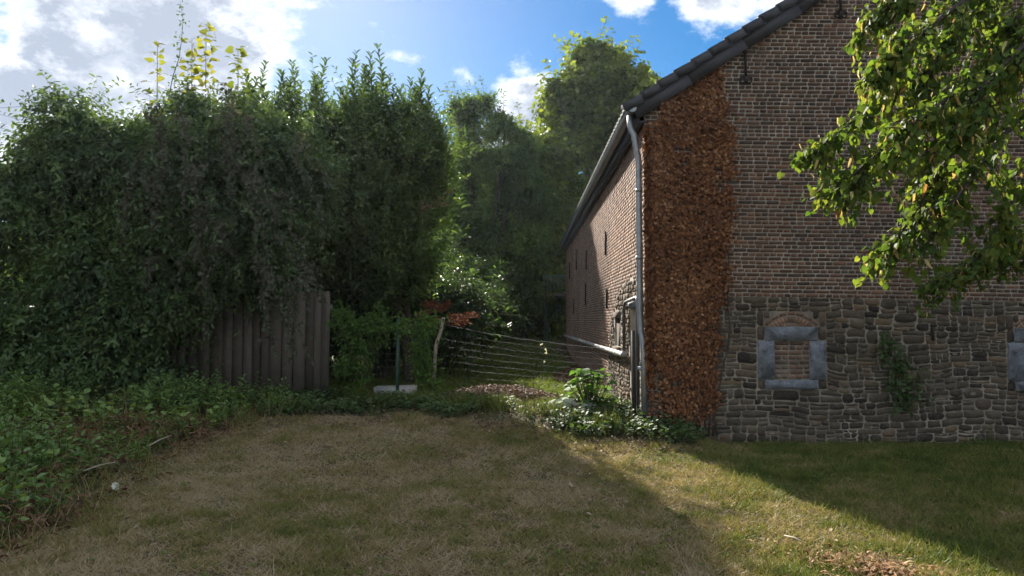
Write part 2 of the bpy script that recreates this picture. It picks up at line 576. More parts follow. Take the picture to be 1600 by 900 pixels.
def ground_mat():
    m, t = mat_new('ground')
    g = N(t, 'ShaderNodeTexCoord').outputs['Object']
    big = noise(t, g, 0.9, 4)
    mid = noise(t, g, 7, 6, 0.65)
    fin = noise(t, g, 60, 5, 0.7)
    soil = ramp(t, fin, [(0.25, (.035, .026, .018)), (0.5, (.075, .056, .037)), (0.8, (.13, .10, .064))])
    dry = ramp(t, fin, [(0.25, (.06, .045, .026)), (0.55, (.12, .092, .05)), (0.8, (.20, .16, .09))])
    c = mixc(t, maprange(t, mid, .40, .62), soil, dry)
    grn = ramp(t, fin, [(0.25, (.04, .055, .015)), (0.75, (.10, .12, .032))])
    c = mixc(t, maprange(t, big, .46, .66), c, grn)
    p = N(t, 'ShaderNodeBsdfPrincipled')
    t.links.new(c, p.inputs['Base Color'])
    p.inputs['Roughness'].default_value = 0.95
    p.inputs['Specular IOR Level'].default_value = 0.15
    b = N(t, 'ShaderNodeBump')
    b.inputs['Strength'].default_value = 0.7
    b.inputs['Distance'].default_value = 0.03
    t.links.new(fin, b.inputs['Height'])
    t.links.new(b.outputs[0], p.inputs['Normal'])
    t.links.new(p.outputs[0], N(t, 'ShaderNodeOutputMaterial').inputs[0])
    return m


M['ground'] = ground_mat()

# ------------------------------------------------------------------ ground
xs = np.concatenate([-np.geomspace(600, 13, 22), np.arange(-12.6, 12.6, 0.25), np.geomspace(13, 600, 22)])
ys = np.concatenate([-np.geomspace(300, 1, 14), np.arange(-0.6, 44, 0.25), np.geomspace(44.5, 900, 22)])
X, Y = np.meshgrid(xs, ys)
Zg = gz(X, Y)
g = Geo()
nx, ny = len(xs), len(ys)
i = (np.arange(ny - 1)[:, None] * nx + np.arange(nx - 1)[None]).ravel()
g.add(np.stack([X, Y, Zg], -1).reshape(-1, 3), [np.stack([i, i + 1, i + nx + 1, i + nx], -1)])
g.obj('ground', M['ground'], smooth=True, kind='structure')


def bed_edge(y):
    """x of the border between lawn and the weedy bank on the left"""
    return np.interp(y, [3, 5.2, 7, 9, 10.2, 11.0], [-3.9, -3.75, -3.95, -4.1, -3.6, -2.6])


def lawn_back(x):
    """y where the lawn stops at the planting in front of the wire fence"""
    return np.interp(x, [-4, -3, -1.5, 0, 1.2, 2.0, 2.6, 3.5], [10.0, 10.4, 10.3, 9.8, 9.3, 8.95, 9.3, 9.7])


# ------------------------------------------------------------------ the barn
D0 = 9.9
CX = (1010 - 800) / F * D0
ROT = -math.atan(18 / F)
ZE, PITCH, GW, GL = 4.56, 0.645, 10.0, 18.5
barn = thing('brick_barn', 'old brick barn on a rubble stone base with dark tiled roof beside the lawn', 'barn', (CX, D0, 0))
barn.rotation_euler = (0, 0, ROT)


def top(u):
    return ZE + PITCH * np.minimum(u, GW - u)


def bobj(g, name, mat, parent=None, smooth=False, kind=None):
    return g.obj(name, mat, parent or barn, smooth, kind, local=True)


# windows on the gable (centre u, centre z)
WINS = [(2.00, 1.19), (5.42, 1.17)]


def in_win(u0, u1, z0, z1, m=0.0):
    for wu, wz in WINS:
        if u1 > wu - .47 - m and u0 < wu + .47 + m and z1 > wz - .31 - m and z0 < wz + .22 + m:
            return True
        if u1 > wu - .36 - m and u0 < wu + .36 + m and z1 > wz - .45 - m and z0 < wz + .42 + m:
            return True
        # arch
        if u1 > wu - .36 - m and u0 < wu + .36 + m and z0 < wz + .64 and z1 > wz:
            uc, zc = (u0 + u1) / 2, (z0 + z1) / 2
            rr = math.hypot(uc - wu, zc - (wz + .12))
            if rr < .50:
                return True
    return False


# wall bodies (mortar): gable sheet, side sheet with openings, far walls
g = Geo()
gp = np.array([(0, 0, -.4), (GW, 0, -.4), (GW, 0, ZE + .1), (GW / 2, 0, top(GW / 2) + .1), (0, 0, ZE + .1)])
g.add(gp, [np.arange(5)[None]])
g2 = Geo(); g2.add(gp + np.array((0, GL, 0)), [np.arange(5)[::-1][None]]); bobj(g2, 'rear_gable_wall', M['mortar'])
gable_wall = bobj(g, 'gable_wall', M['mortar'])
gable_wall['label'] = 'shaded gable wall of brick over rubble stone'
g = Geo()
DOOR, SWIN = (0.54, 1.46, 0.1, 1.88), (2.65, 3.45, 1.22, 1.74)
vc = [0, DOOR[0], DOOR[1], SWIN[0], SWIN[1], GL]
zc = [-.4, DOOR[2], SWIN[2], SWIN[3], DOOR[3], ZE + .1]
for a in range(5):
    for b in range(5):
        v0, v1, z0, z1 = vc[a], vc[a + 1], zc[b], zc[b + 1]
        if any(v0 >= h[0] and v1 <= h[1] and z0 >= h[2] and z1 <= h[3] for h in (DOOR, SWIN)):
            continue
        g.add([(0, v0, z0), (0, v0, z1), (0, v1, z1), (0, v1, z0)], [[(0, 1, 2, 3)]])
for h in (DOOR, SWIN):
    v0, v1, z0, z1 = h
    k = 0.22
    for q in ([(0, v0, z0), (k, v0, z0), (k, v0, z1), (0, v0, z1)], [(0, v1, z0), (0, v1, z1), (k, v1, z1), (k, v1, z0)],
              [(0, v0, z1), (k, v0, z1), (k, v1, z1), (0, v1, z1)], [(0, v0, z0), (0, v1, z0), (k, v1, z0), (k, v0, z0)]):
        g.add(q, [[(0, 1, 2, 3)]])
g2 = Geo(); g2.add([(GW, 0, -.4), (GW, GL, -.4), (GW, GL, ZE + .1), (GW, 0, ZE + .1)], [[(0, 1, 2, 3)]]); bobj(g2, 'far_side_wall', M['mortar'])
side_wall = bobj(g, 'side_wall', M['mortar'])
side_wall['label'] = 'sunlit long side wall of weathered brick'


def slab_outline(g, pts, d, org, ax_u, ax_n, tint, inset=0.0, dome=0.0):
    """a stone or brick: outline in the wall plane, sides, proud face"""
    P = np.asarray(pts, float)
    n = len(P)
    c = P.mean(0)
    Q = c + (P - c) * (1 - inset)
    def w(p, h):
        return org + p[:, 0:1] * ax_u + p[:, 1:2] * UP + h * ax_n
    V = [w(P, -0.004), w(Q, d)]
    i = np.arange(n)
    j = (i + 1) % n
    fs = [np.stack([i, j, n + j, n + i], -1)]
    if dome:
        V.append(w(c[None], d + dome))
        fs.append(np.stack([n + i, n + j, np.full(n, 2 * n)], -1))
    else:
        fs.append((n + i)[None])
    g.add(np.concatenate(V), fs, tint)


def brick_outline(u0, u1, z0, z1, cut=True):
    j = 0.0035
    if not cut:
        return [(u0 + random.uniform(-j, j), z0 + random.uniform(-j, j)), (u1 + random.uniform(-j, j), z0 + random.uniform(-j, j)),
                (u1 + random.uniform(-j, j), z1 + random.uniform(-j, j)), (u0 + random.uniform(-j, j), z1 + random.uniform(-j, j))]
    o = []
    for (u, z, a, b) in ((u0, z0, 1, 0), (u1, z0, 0, 1), (u1, z1, 1, 0), (u0, z1, 0, 1)):
        c1 = random.uniform(.003, .014) if random.random() < .8 else random.uniform(.012, .024)
        c2 = min(random.uniform(.003, .012), (z1 - z0) * .42)
        su = 1 if u == u0 else -1
        sz = 1 if z == z0 else -1
        p1, p2 = (u + su * c1, z), (u, z + sz * c2)
        o += [p2, p1] if a else [p1, p2]
    return [(a + random.uniform(-j, j) * .6, b + random.uniform(-j, j) * .6) for a, b in o]


CH, ST, HD, JT = 0.0562, 0.192, 0.097, 0.0145
BR_SLOPE = -0.019
ZB = 2.055                     # first brick course at the corner
U_, V_ = np.array((1.0, 0, 0)), np.array((0, 1.0, 0))
OUT_G, OUT_S = np.array((0, -1.0, 0)), np.array((-1.0, 0, 0))


def gz_brick(u):
    return BR_SLOPE * u + .012 * (float(vn(u, 0, 1.3, 77)) - .5)


def on_screen(u, z):
    """pixel of a point on the gable"""
    x = CX + u
    fw = D0 * math.cos(TILT) + (z - CAMH) * math.sin(TILT)
    return 800 + F * x / fw, 450 - F * (-D0 * math.sin(TILT) + (z - CAMH) * math.cos(TILT)) / fw


g = Geo()
singles = []
ncourse = int((top(GW / 2) - ZB) / CH) + 2
for c in range(ncourse):
    z0 = ZB + c * CH
    hdr = c % 2 == 0
    if random.random() < .06:
        hdr = not hdr
    u = -0.01 if not hdr else 0.002
    u -= random.uniform(0, .05)
    while u < GW - .01:
        ln = HD if hdr else ST
        if random.random() < (0.05 if hdr else 0.08):
            ln = ST if hdr else HD
        ln *= random.uniform(.95, 1.05)
        a, b = max(u, 0.0) + JT / 2, min(u + ln, GW) - JT / 2
        u += ln
        if b - a < .03:
            continue
        s = gz_brick((a + b) / 2)
        zz0, zz1 = z0 + JT / 2 + s + random.uniform(-.002, .002), z0 + CH - JT / 2 + s + random.uniform(-.002, .002)
        if zz1 > top((a + b) / 2) + .06:
            continue
        px, py = on_screen((a + b) / 2, zz0)
        t = float(np.clip(random.gauss(.42, .2) + .55 * (vn(a, zz0, 1.1, 8) - .5), 0, 1))
        if ln > .15 and 1150 < px < (1370 if py > 345 else 1300 if py > 265 else 1235) and py > 60 and len(singles) < 285:
            singles.append((a, b, zz0, zz1, t))
        else:
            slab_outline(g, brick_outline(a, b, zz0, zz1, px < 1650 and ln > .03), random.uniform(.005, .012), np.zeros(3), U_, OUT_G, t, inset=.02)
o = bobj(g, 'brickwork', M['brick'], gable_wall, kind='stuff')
variants = []
for k in range(30):
    gg = Geo()
    ln = .180 + .002 * (k % 5)
    slab_outline(gg, brick_outline(-ln / 2, ln / 2, -.022, .022), random.uniform(.006, .013), np.zeros(3), U_, OUT_G, float(np.clip(random.gauss(.42, .22), 0, 1)), inset=.02)
    variants.append(gg.mesh('brick', M['brick']))
for (a, b, z0, z1, t) in singles:
    o = bpy.data.objects.new('brick', random.choice(variants))
    o.location = ((a + b) / 2, 0, (z0 + z1) / 2)
    o.scale = ((b - a) / .184, 1, (z1 - z0) / .044)
    o.parent = gable_wall
    COL.objects.link(o)

# ---- rubble stones of the base: recursive splitting, courses warped a little
stones = []


def split(u0, u1, z0, z1):
    w, h = u1 - u0, z1 - z0
    tw, th = random.uniform(.12, .36), random.uniform(.05, .145)
    if w <= tw * 1.25 and h <= th * 1.3:
        stones.append((u0, u1, z0, z1))
        return
    if h / th > w / tw:
        k = z0 + h * random.uniform(.34, .66)
        split(u0, u1, z0, k)
        split(u0, u1, k, z1)
    else:
        k = u0 + w * random.uniform(.33, .67)
        split(u0, k, z0, z1)
        split(k, u1, z0, z1)


def course_fill(u0, u1, z0, z1):
    z = z0
    while z < z1 - .02:
        h = min(random.uniform(.14, .30), z1 - z)
        if z1 - (z + h) < .09:
            h = z1 - z
        u = u0
        while u < u1 - .02:
            w = min(random.uniform(.5, 1.1), u1 - u)
            if u1 - (u + w) < .2:
                w = u1 - u
            split(u, u + w, z, z + h)
            u += w
        z += h


def stone_outline(u0, u1, z0, z1, gap=.005):
    w, h = u1 - u0, z1 - z0
    u0, u1, z0, z1 = u0 + gap, u1 - gap, z0 + gap * .8, z1 - gap * .8
    o = []
    m = min(w, h)
    for cu, cz, nu, nz in ((u0, z0, 1, 1), (u1, z0, -1, 1), (u1, z1, -1, -1), (u0, z1, 1, -1)):
        a, b = random.uniform(.05, .38) * m, random.uniform(.05, .38) * m
        k1, k2 = (cu, cz + nz * b), (cu + nu * a, cz)
        o += [k1, k2] if nu * nz > 0 else [k2, k1]
    # extra mid points so that long edges are not straight
    q = []
    n = len(o)
    for i in range(n):
        q.append(o[i])
        x0, x1 = o[i], o[(i + 1) % n]
        if math.dist(x0, x1) > .10:
            q.append(((x0[0] + x1[0]) / 2 + random.uniform(-.008, .008), (x0[1] + x1[1]) / 2 + random.uniform(-.012, .012)))
    r = []
    for (a, b) in q:
        a2 = a + .045 * (float(vn(a, b, .22, 21)) - .5)
        b2 = b + (.10 * (float(vn(a * .5, b, .5, 22)) - .5) + .03 * (float(vn(a, b, .18, 23)) - .5)) * min(1, max(0, (ZB - b) * 6))
        k = 1.0
        for wu, wz in WINS:
            k = min(k, max(0.0, max(abs(a - wu) - .5, wz - .46 - b, b - wz - .66) * 5))
        a2, b2 = a + (a2 - a) * k, b + (b2 - b) * k
        r.append((a2 + random.uniform(-.006, .006), b2 + random.uniform(-.006, .006)))
    return r


gm = Geo()
nu_ = 40
uu_ = np.linspace(0.001, GW, nu_)
gm.add(np.concatenate([np.stack([uu_, np.full(nu_, -.003), np.full(nu_, -.4)], 1), np.stack([uu_, np.full(nu_, -.003), ZB + .004 + BR_SLOPE * uu_], 1)]),
       [np.stack([np.arange(nu_ - 1), np.arange(1, nu_), nu_ + np.arange(1, nu_), nu_ + np.arange(nu_ - 1)], -1)])
bobj(gm, 'stone_bedding', M['mortar_dark'], gable_wall)
ZL, ZH = .735, 1.85
course_fill(0.0, GW, -.15, ZL)
course_fill(0.0, GW, ZH, ZB)
course_fill(WINS[1][0] + .475, GW, ZL, ZH)
course_fill(0.0, WINS[0][0] - .48, ZL, ZH)
course_fill(WINS[0][0] + .475, WINS[1][0] - .48, ZL, ZH)
for wu, wz in WINS:
    for a, b, c, d in ((-.48, -.37, .24, .44), (-.48, -.38, .44, .66), (.36, .475, .24, .44), (.38, .475, .44, .66), (-.48, -.375, -.45, -.31), (.36, .475, -.45, -.31), (-.38, -.30, .555, .67), (.30, .38, .555, .67)):
        stones.append((wu + a, wu + b, wz + c, wz + d))
gst = stones[:]
gst.sort(key=lambda s: -(s[1] - s[0]) * (s[3] - s[2]) if on_screen(s[0], s[2])[0] < 1600 and s[1] > 1.0 else 0)
g = Geo()
for k, s in enumerate(gst):
    t = float(np.clip(random.gauss(.45, .24), 0, 1))
    sl = BR_SLOPE * (s[0] + s[1]) / 2 * max(0, (s[2] - 1.0) / 1.05)
    gg = g if k >= 300 else Geo()
    slab_outline(gg, [(a, b + sl) for a, b in stone_outline(*s)], random.uniform(.004, .015), np.zeros(3), U_, OUT_G, t, inset=.06, dome=random.uniform(-.004, .006))
    if k < 300:
        o = bobj(gg, 'stone', M['rubble'], gable_wall)
if g.n:
    bobj(g, 'rubble_stonework', M['rubble'], gable_wall, kind='stuff')

# ---- blocked windows on the gable
for k, (wu, wz) in enumerate(WINS):
    win = bpy.data.objects.new('blocked_window', None)
    win.parent = gable_wall
    win.location = (wu, 0, wz)
    COL.objects.link(win)
    win['label'] = 'grey limestone window frame filled with brick' if k == 0 else 'blocked window at the right edge of the gable'

    def frame(name, a, b):
        g = Geo()
        (u0, z0), (u1, z1) = a, b
        nu, nz = 11, 9
        o = []
        for i_ in range(nu):
            o.append((u0 + (u1 - u0) * i_ / nu, z0))
        for i_ in range(nz):
            o.append((u1, z0 + (z1 - z0) * i_ / nz))
        for i_ in range(nu):
            o.append((u1 - (u1 - u0) * i_ / nu, z1))
        for i_ in range(nz):
            o.append((u0, z1 - (z1 - z0) * i_ / nz))
        o = [(x + random.gauss(0, .0055), y + random.gauss(0, .0055)) for x, y in o]
        slab_outline(g, o, .030 + random.uniform(0, .004), np.zeros(3), U_, OUT_G, .5, inset=.012)
        g.obj(name, M['limestone'], win, local=True)
    frame('lintel', (-.365, .228), (.355, .418))
    frame('jamb', (-.465, -.312), (-.245, .222))
    frame('jamb', (.245, -.312), (.46, .222))
    frame('sill', (-.375, -.44), (.35, -.318))
    # brick infill
    z, c = -.305, 0
    while z < .20:
        u = -.24
        while u < .225:
            ln = min((HD if c % 2 == 0 else random.choice((ST, ST, .13))) * random.uniform(.92, 1.08), .24 - u)
            if ln > .04:
                g = Geo()
                slab_outline(g, brick_outline(u + .008, u + ln - .008, z + .0055, z + .0595), random.uniform(.006, .012), np.zeros(3), U_, OUT_G, float(np.clip(random.gauss(.22, .2), 0, 1)), inset=.02)
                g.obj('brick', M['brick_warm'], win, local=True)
            u += ln
        z += .066
        c += 1
    # relieving arch: soldiers, then a course laid flat over them
    zc0, rad = .12, .34
    for i_ in range(14):
        a = math.pi / 2 + (i_ - 6.5) * .125
        g = Geo()
        ca, sa = math.cos(a), math.sin(a)
        pts = []
        for rr, da in ((rad + .005, -.044), (rad + .092, -.048), (rad + .092, .048), (rad + .005, .044)):
            aa = a + da
            pts.append((math.cos(aa) * rr, zc0 + math.sin(aa) * rr + .01))
        slab_outline(g, pts[::-1], random.uniform(.010, .016), np.zeros(3), U_, OUT_G, float(np.clip(random.gauss(.5, .25), 0, 1)), inset=.04)
        g.obj('arch_brick', M['brick_warm'], win, local=True)
    for i_ in range(7):
        a = math.pi / 2 + (i_ - 3) * .25
        g = Geo()
        pts = []
        for rr, da in ((rad + .107, -.105), (rad + .155, -.105), (rad + .160, 0), (rad + .155, .105), (rad + .107, .105), (rad + .112, 0)):
            aa = a + da
            pts.append((math.cos(aa) * rr, zc0 + math.sin(aa) * rr + .01))
        slab_outline(g, pts[::-1], random.uniform(.010, .016), np.zeros(3), U_, OUT_G, float(np.clip(random.gauss(.4, .25), 0, 1)), inset=.04)
        g.obj('arch_brick', M['brick_warm'], win, local=True)
    for i_ in range(3):
        g = Geo()
        slab_outline(g, brick_outline(-.24 + i_ * .16, -.24 + i_ * .16 + .145, .422, .455), .008, np.zeros(3), U_, OUT_G, .5, inset=.02)
        g.obj('arch_brick', M['brick_warm'], win, local=True)

# ---- iron wall anchors on the gable
for (ppx, p0, p1, ring) in ((1164, 84, 131, True), (1311, -6, 30, True), (1453, 511, 532, False)):
    P0, P1 = at(ppx, p0, D0 - .03), at(ppx, p1, D0 - .03)
    u, za, zb_ = P0[0] - CX, P0[2], P1[2]
    g = Geo()
    box(g, (u - .014, -.05, zb_ + (.08 if ring else 0)), (u + .014, -.014, za))
    if ring:
        for s in (-1, 1):
            c = np.array((u + s * .045, -.03, zb_ + .05))
            tube(g, [c + np.array((math.cos(a) * .04, 0, math.sin(a) * .045)) for a in np.linspace(0, 2 * math.pi, 13)], .011, 6)
        box(g, (u - .02, -.055, zb_ - .01), (u + .02, -.012, zb_ + .09))
    bobj(g, 'wall_anchor', M['iron'], gable_wall)

# ---- side wall bricks and stones
g = Geo()


def s_blocked(v0, v1, z0, z1, m=.02):
    return any(v1 > h[0] - m and v0 < h[1] + m and z1 > h[2] - m and z0 < h[3] + m for h in (DOOR, SWIN, (2.5, 3.6, 1.74, 1.86), (.4, 1.6, 1.86, 2.0)))


def s_stone_top(v):
    return np.interp(v, [0, 1.2, 2.4, 3.2, 3.9, 4.6], [2.1, 2.35, 2.30, 2.05, 1.7, .3])


for c in range(int((ZE - .2) / CH) + 1):
    z0 = .2 + c * CH
    v, hdr = -random.uniform(0, .05), c % 2 == 0
    while v < GL:
        ln = (HD if hdr else ST) * random.uniform(.94, 1.06)
        if random.random() < .06:
            ln = HD + ST - ln
        a, b = max(v, 0) + JT / 2, min(v + ln, GL) - JT / 2
        v += ln
        if b - a < .03 or z0 < s_stone_top((a + b) / 2) or s_blocked(a, b, z0, z0 + CH):
            continue
        t = float(np.clip(random.gauss(.5, .22) + .5 * (vn(a, z0, 1.3, 9) - .5), 0, 1))
        # outline runs backwards so that faces look outwards (-u)
        q = brick_outline(a, b, z0 + JT / 2, z0 + CH - JT / 2, False)
        slab_outline(g, q[::-1], random.uniform(.003, .013), np.zeros(3), V_, OUT_S, t, inset=.015)
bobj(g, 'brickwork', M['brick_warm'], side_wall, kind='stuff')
stones = []
course_fill(0.0, 4.6, 0.0, 2.40)
g = Geo()
for s in stones:
    vm, zm = (s[0] + s[1]) / 2, (s[2] + s[3]) / 2
    if zm > s_stone_top(vm) or s_blocked(*s, m=-.03):
        continue
    q = stone_outline(*s)
    slab_outline(g, q[::-1], random.uniform(.008, .03), np.zeros(3), V_, OUT_S, float(np.clip(random.gauss(.7, .22), 0, 1)), inset=.09, dome=.004)
bobj(g, 'rubble_stonework', M['rubble'], side_wall, kind='stuff')

# anchors of the side wall
for (v, z0, z1) in ((4.65, 3.03, 3.52), (4.5, 1.93, 2.32), (9.1, 3.05, 3.55), (12.7, 3.3, 3.95), (9.4, 2.1, 2.7), (14.0, 1.9, 2.4), (16.0, 3.2, 3.8)):
    g = Geo()
    box(g, (-.045, v - .028, z0), (-.014, v + .028, z1))
    bobj(g, 'wall_anchor', M['iron'], side_wall)

# side window: stone lintel and sill, dark board coloured as the unlit inside
sw = bpy.data.objects.new('side_window', None)
sw.parent = side_wall
COL.objects.link(sw)
g = Geo(); box(g, (-.03, 2.55, 1.745), (.1, 3.55, 1.855), jit=.004); g.obj('lintel', M['rubble'], sw, local=True)
g = Geo(); box(g, (-.04, 2.58, 1.14), (.15, 3.52, 1.215), jit=.004); g.obj('sill', M['rubble'], sw, local=True)
g = Geo(); box(g, (.025, 2.652, 1.222), (.06, 3.448, 1.738)); g.obj('shade_board', M['dark_inside'], sw, local=True)
# door
dr = bpy.data.objects.new('door', None)
dr.parent = side_wall
COL.objects.link(dr)
dr['label'] = 'low weathered plank door behind the downpipe'
for k in range(6):
    g = Geo()
    w = (DOOR[1] - DOOR[0]) / 6
    box(g, (.10, DOOR[0] + k * w + .004, .05), (.13, DOOR[0] + (k + 1) * w - .004, 1.87), .5)
    g.obj('plank', M['door_paint'], dr, local=True)
g = Geo(); box(g, (-.025, DOOR[0] - .12, 1.882), (.12, DOOR[1] + .12, 1.985), jit=.004); g.obj('lintel', M['limestone'], dr, local=True)
# pipe box round the door head, cable pipe
g = Geo()
tube(g, [(-.07, 1.72, 1.15), (-.07, 1.72, 1.86), (-.07, 1.66, 1.95), (-.07, 1.55, 1.99), (-.07, .45, 2.03), (-.07, .36, 1.99), (-.07, .34, 1.90), (-.07, .34, .25)], .024, 8)
bobj(g, 'waste_pipe', M['zinc_dark'], side_wall, smooth=True)
g = Geo()
tube(g, [(-.085, 1.60, 1.16), (-.085, 1.75, 1.135), (-.085, 6, 1.12), (-.085, 12, 1.10), (-.085, GL - .2, 1.09)], .045, 10)
for v in (2.5, 5, 8, 11, 14):
    tube(g, [(-.085, v, 1.125), (-.085, v + .06, 1.125)], .054, 10)
bobj(g, 'drain_pipe', M['grey_pvc'], side_wall, smooth=True)

# ---- roof
roof = bpy.data.objects.new('roof', None)
roof.parent = barn
COL.objects.link(roof)
SL = math.atan(PITCH)
cs, sn = math.cos(SL), math.sin(SL)
OVH, VO = 0.13, 0.10                 # eave and verge overhang
slope_len = (GW / 2 + OVH) / cs


def rp(s, h, v, side=0):
    """point on the roof: s along the slope from the eave, h above the wall line"""
    u = -OVH + s * cs - h * sn
    z = ZE + .10 + PITCH * (-OVH) + s * sn + h * cs
    return (u if side == 0 else GW - u, v, z)


for side in (0, 1):
    g = Geo()
    rows = int(slope_len / .29) + 1
    vv = np.arange(-VO + .16, GL + VO, .05 if side == 0 else .42)
    prof = .018 * np.abs(np.sin((vv) * math.pi / .21))
    for r_ in range(rows):
        s0, s1 = r_ * .29 - .03, min(r_ * .29 + .33, slope_len)
        A = np.array([rp(s0, .20 + p, v, side) for v, p in zip(vv, prof)])
        B = np.array([rp(s1, .165 + p, v, side) for v, p in zip(vv, prof)])
        C = np.array([rp(s0, .165 + p, v, side) for v, p in zip(vv, prof)])
        n = len(vv)
        i = np.arange(n - 1)
        g.add(np.concatenate([A, B, C]), [np.stack([i, i + 1, n + i + 1, n + i], -1), np.stack([2 * n + i, 2 * n + i + 1, i + 1, i], -1)], np.repeat(rng.uniform(.2, .8, n), 1).tolist() * 3)
    g.obj('roof_tiles', M['slate'], roof, local=True, kind='stuff')
    # boarding under the tiles
    g = Geo()
    c = [rp(.06, .03, -VO + .02, side), rp(slope_len, .03, -VO + .02, side), rp(slope_len, .03, GL + VO - .02, side), rp(.06, .03, GL + VO - .02, side)]
    c2 = [rp(.03, .14, -VO + .02, side), rp(slope_len, .14, -VO + .02, side), rp(slope_len, .14, GL + VO - .02, side), rp(.03, .14, GL + VO - .02, side)]
    g.add(np.array(c + c2), BOXF)
    g.obj('roof_boards', M['old_wood'], roof, local=True)
# verge: slate boards below, stepped verge tiles on top
s, k = -.02, 0
while s < slope_len:
    e = min(s + .92, slope_len)
    g = Geo()
    pts = [rp(s + .003, -.07, -VO - .0), rp(e - .003, -.07, -VO - .0), rp(e - .003, .14, -VO - .0), rp(s + .003, .14, -VO - .0)]
    pts += [(a, b + .03, c) for a, b, c in pts]
    g.add(np.array(pts) + np.array((0, -.004 * (k % 2), 0)), [np.array([(0, 1, 2, 3), (7, 6, 5, 4), (0, 4, 5, 1), (1, 5, 6, 2), (2, 6, 7, 3), (3, 7, 4, 0)])], random.uniform(.45, .7))
    g.obj('verge_board', M['slate'], roof, local=True)
    s = e
    k += 1
s = -.10
while s < slope_len - .05:
    g = Geo()
    e = s + .33
    y0, y1 = -VO - .03, -VO + .17
    w1 = random.uniform(-.006, .006)
    lo = [rp(s, .098 + w1, y0), rp(e, .085, y0), rp(e, .205, y0), rp(s, .228 + w1, y0)]
    hi = [rp(s, .098, y0 + .028), rp(e, .085, y0 + .028), rp(e, .195, y1), rp(s, .218, y1)]
    g.add(np.array(lo + hi), [np.array([(0, 1, 2, 3), (7, 6, 5, 4), (0, 4, 5, 1), (1, 5, 6, 2), (2, 6, 7, 3), (3, 7, 4, 0)])], random.uniform(.25, .75))
    g.obj('verge_tile', M['slate'], roof, local=True)
    s += .285
# right slope verge as one plain run
g = Geo()
pts = [rp(-.02, -.1, -VO, 1), rp(-.02, .25, -VO, 1), rp(slope_len, .25, -VO, 1), rp(slope_len, -.1, -VO, 1)]
pts += [(a, b + .04, c) for a, b, c in pts]
g.add(np.array(pts), [np.array([(0, 1, 2, 3), (7, 6, 5, 4), (0, 4, 5, 1), (1, 5, 6, 2), (2, 6, 7, 3), (3, 7, 4, 0)])], .5)
g.obj('verge_board', M['slate'], roof, local=True)
# eave: fascia, soffit, gutter, downpipe
ez = ZE + .10 - PITCH * OVH
g = Geo()
box(g, (-OVH + .02, -VO + .03, ez - .13), (-OVH + .045, GL + .05, ez + .10))
g.obj('fascia', M['slate'], roof, local=True)
g = Geo()
box(g, (-OVH + .046, -VO + .03, ez - .11), (-.003, GL + .05, ez - .09))
g.obj('soffit', M['zinc_dark'], roof, local=True)
g = Geo()
na = 11
ang = np.linspace(math.pi, 2 * math.pi, na)
gu, gzv, gr = -OVH - .065, ez + .085, .062
prof = [(gu + math.cos(a) * gr, gzv + math.sin(a) * gr) for a in ang]
prof2 = [(gu + math.cos(a) * (gr - .006), gzv + .001 + math.sin(a) * (gr - .006)) for a in ang[::-1]]
pr = np.array(prof + prof2)
n = len(pr)
vs = np.linspace(-VO - .02, GL, 24)
V = np.array([[(p[0], v, p[1] - .0015 * v) for p in pr] for v in vs]).reshape(-1, 3)
i = np.arange(len(vs) - 1)[:, None] * n
j = np.arange(n)[None]
k = (j + 1) % n
g.add(V, [np.stack([i + j, i + n + j, i + n + k, i + k], -1).reshape(-1, 4)])
cap = np.array([(p[0], -VO - .024, p[1]) for p in prof])
g.add(np.concatenate([cap, cap + np.array((0, .02, 0))]), [np.arange(na)[None], (np.arange(na) + na)[::-1][None]])
tube(g, [(gu - gr, v, gzv - .0015 * v) for v in vs], .009, 6)
gutter = bobj(g, 'gutter', M['zinc'], smooth=True)
g = Geo()
tube(g, [(gu, .07, gzv - .06), (gu, .07, gzv - .20), (gu + .015, .065, gzv - .27), (gu + .05, .06, gzv - .34), (-.105, .05, gzv - .60), (-.09, .05, gzv - .68), (-.085, .05, gzv - .8), (-.08, .05, 1.75), (-.07, .05, 1.55), (-.045, .02, 1.40), (-.04, .0, 1.2), (-.04, -.02, .22)], .045, 12)
for z in (3.5, 2.55, 1.0):
    tube(g, [(-.082, .05, z), (-.082, .05, z + .05)], .053, 12)
bobj(g, 'downpipe', M['zinc'], smooth=True)
g = Geo()
tube(g, [(-.16, .12, .2), (-.165, .13, 1.55)], .028, 8)
bobj(g, 'electric_conduit', M['iron'], side_wall, smooth=True)

# ------------------------------------------------------------------ dead climber on the barn corner
vine = thing('dead_climber', 'dry rust-brown climbing plant covering the corner of the brick gable', 'climber', (CX + .4, D0 - .05, .2))
g = Geo()
n = 26000
u = rng.uniform(-.02, 1.34, n)
z = rng.uniform(.28, 5.45, n)
right = np.interp(z, [.2, .6, 1.2, 1.7, 2.2, 3.2, 4.2, 5.2], [.80, .95, .95, 1.02, 1.08, 1.20, 1.22, 1.12]) + .16 * (vn(u * 0, z, .25, 31) - .5) + .08 * (vn(u, z, .08, 32) - .5) + np.where(rng.uniform(size=n) < .10, .09, 0)
thin = np.where((z < 1.0) & (u < .22), .25, 1.0) * np.interp(z, [.25, .6, .9], [.35, .8, 1])
topz = top(u) + np.where(u > .2, .10, -.12) + .12 * (vn(u, z, .2, 33) - .5)
gapn = .6 * vn(u, z, .22, 36) + .4 * vn(u, z, .09, 37)
ok = (u < right) & (z < topz) & (rng.uniform(size=n) < thin) & (gapn > .12 + .20 * sst(.85, 1.25, u) + .1 * (z < 1.2))
u, z = u[ok], z[ok]
n = len(u)
d = .02 + .05 * rng.uniform(0, 1, n) + .05 * vn(u, z, .3, 34) * np.clip(1.2 - u, 0.2, 1)
P = np.stack([CX + u, D0 - d, z], 1)
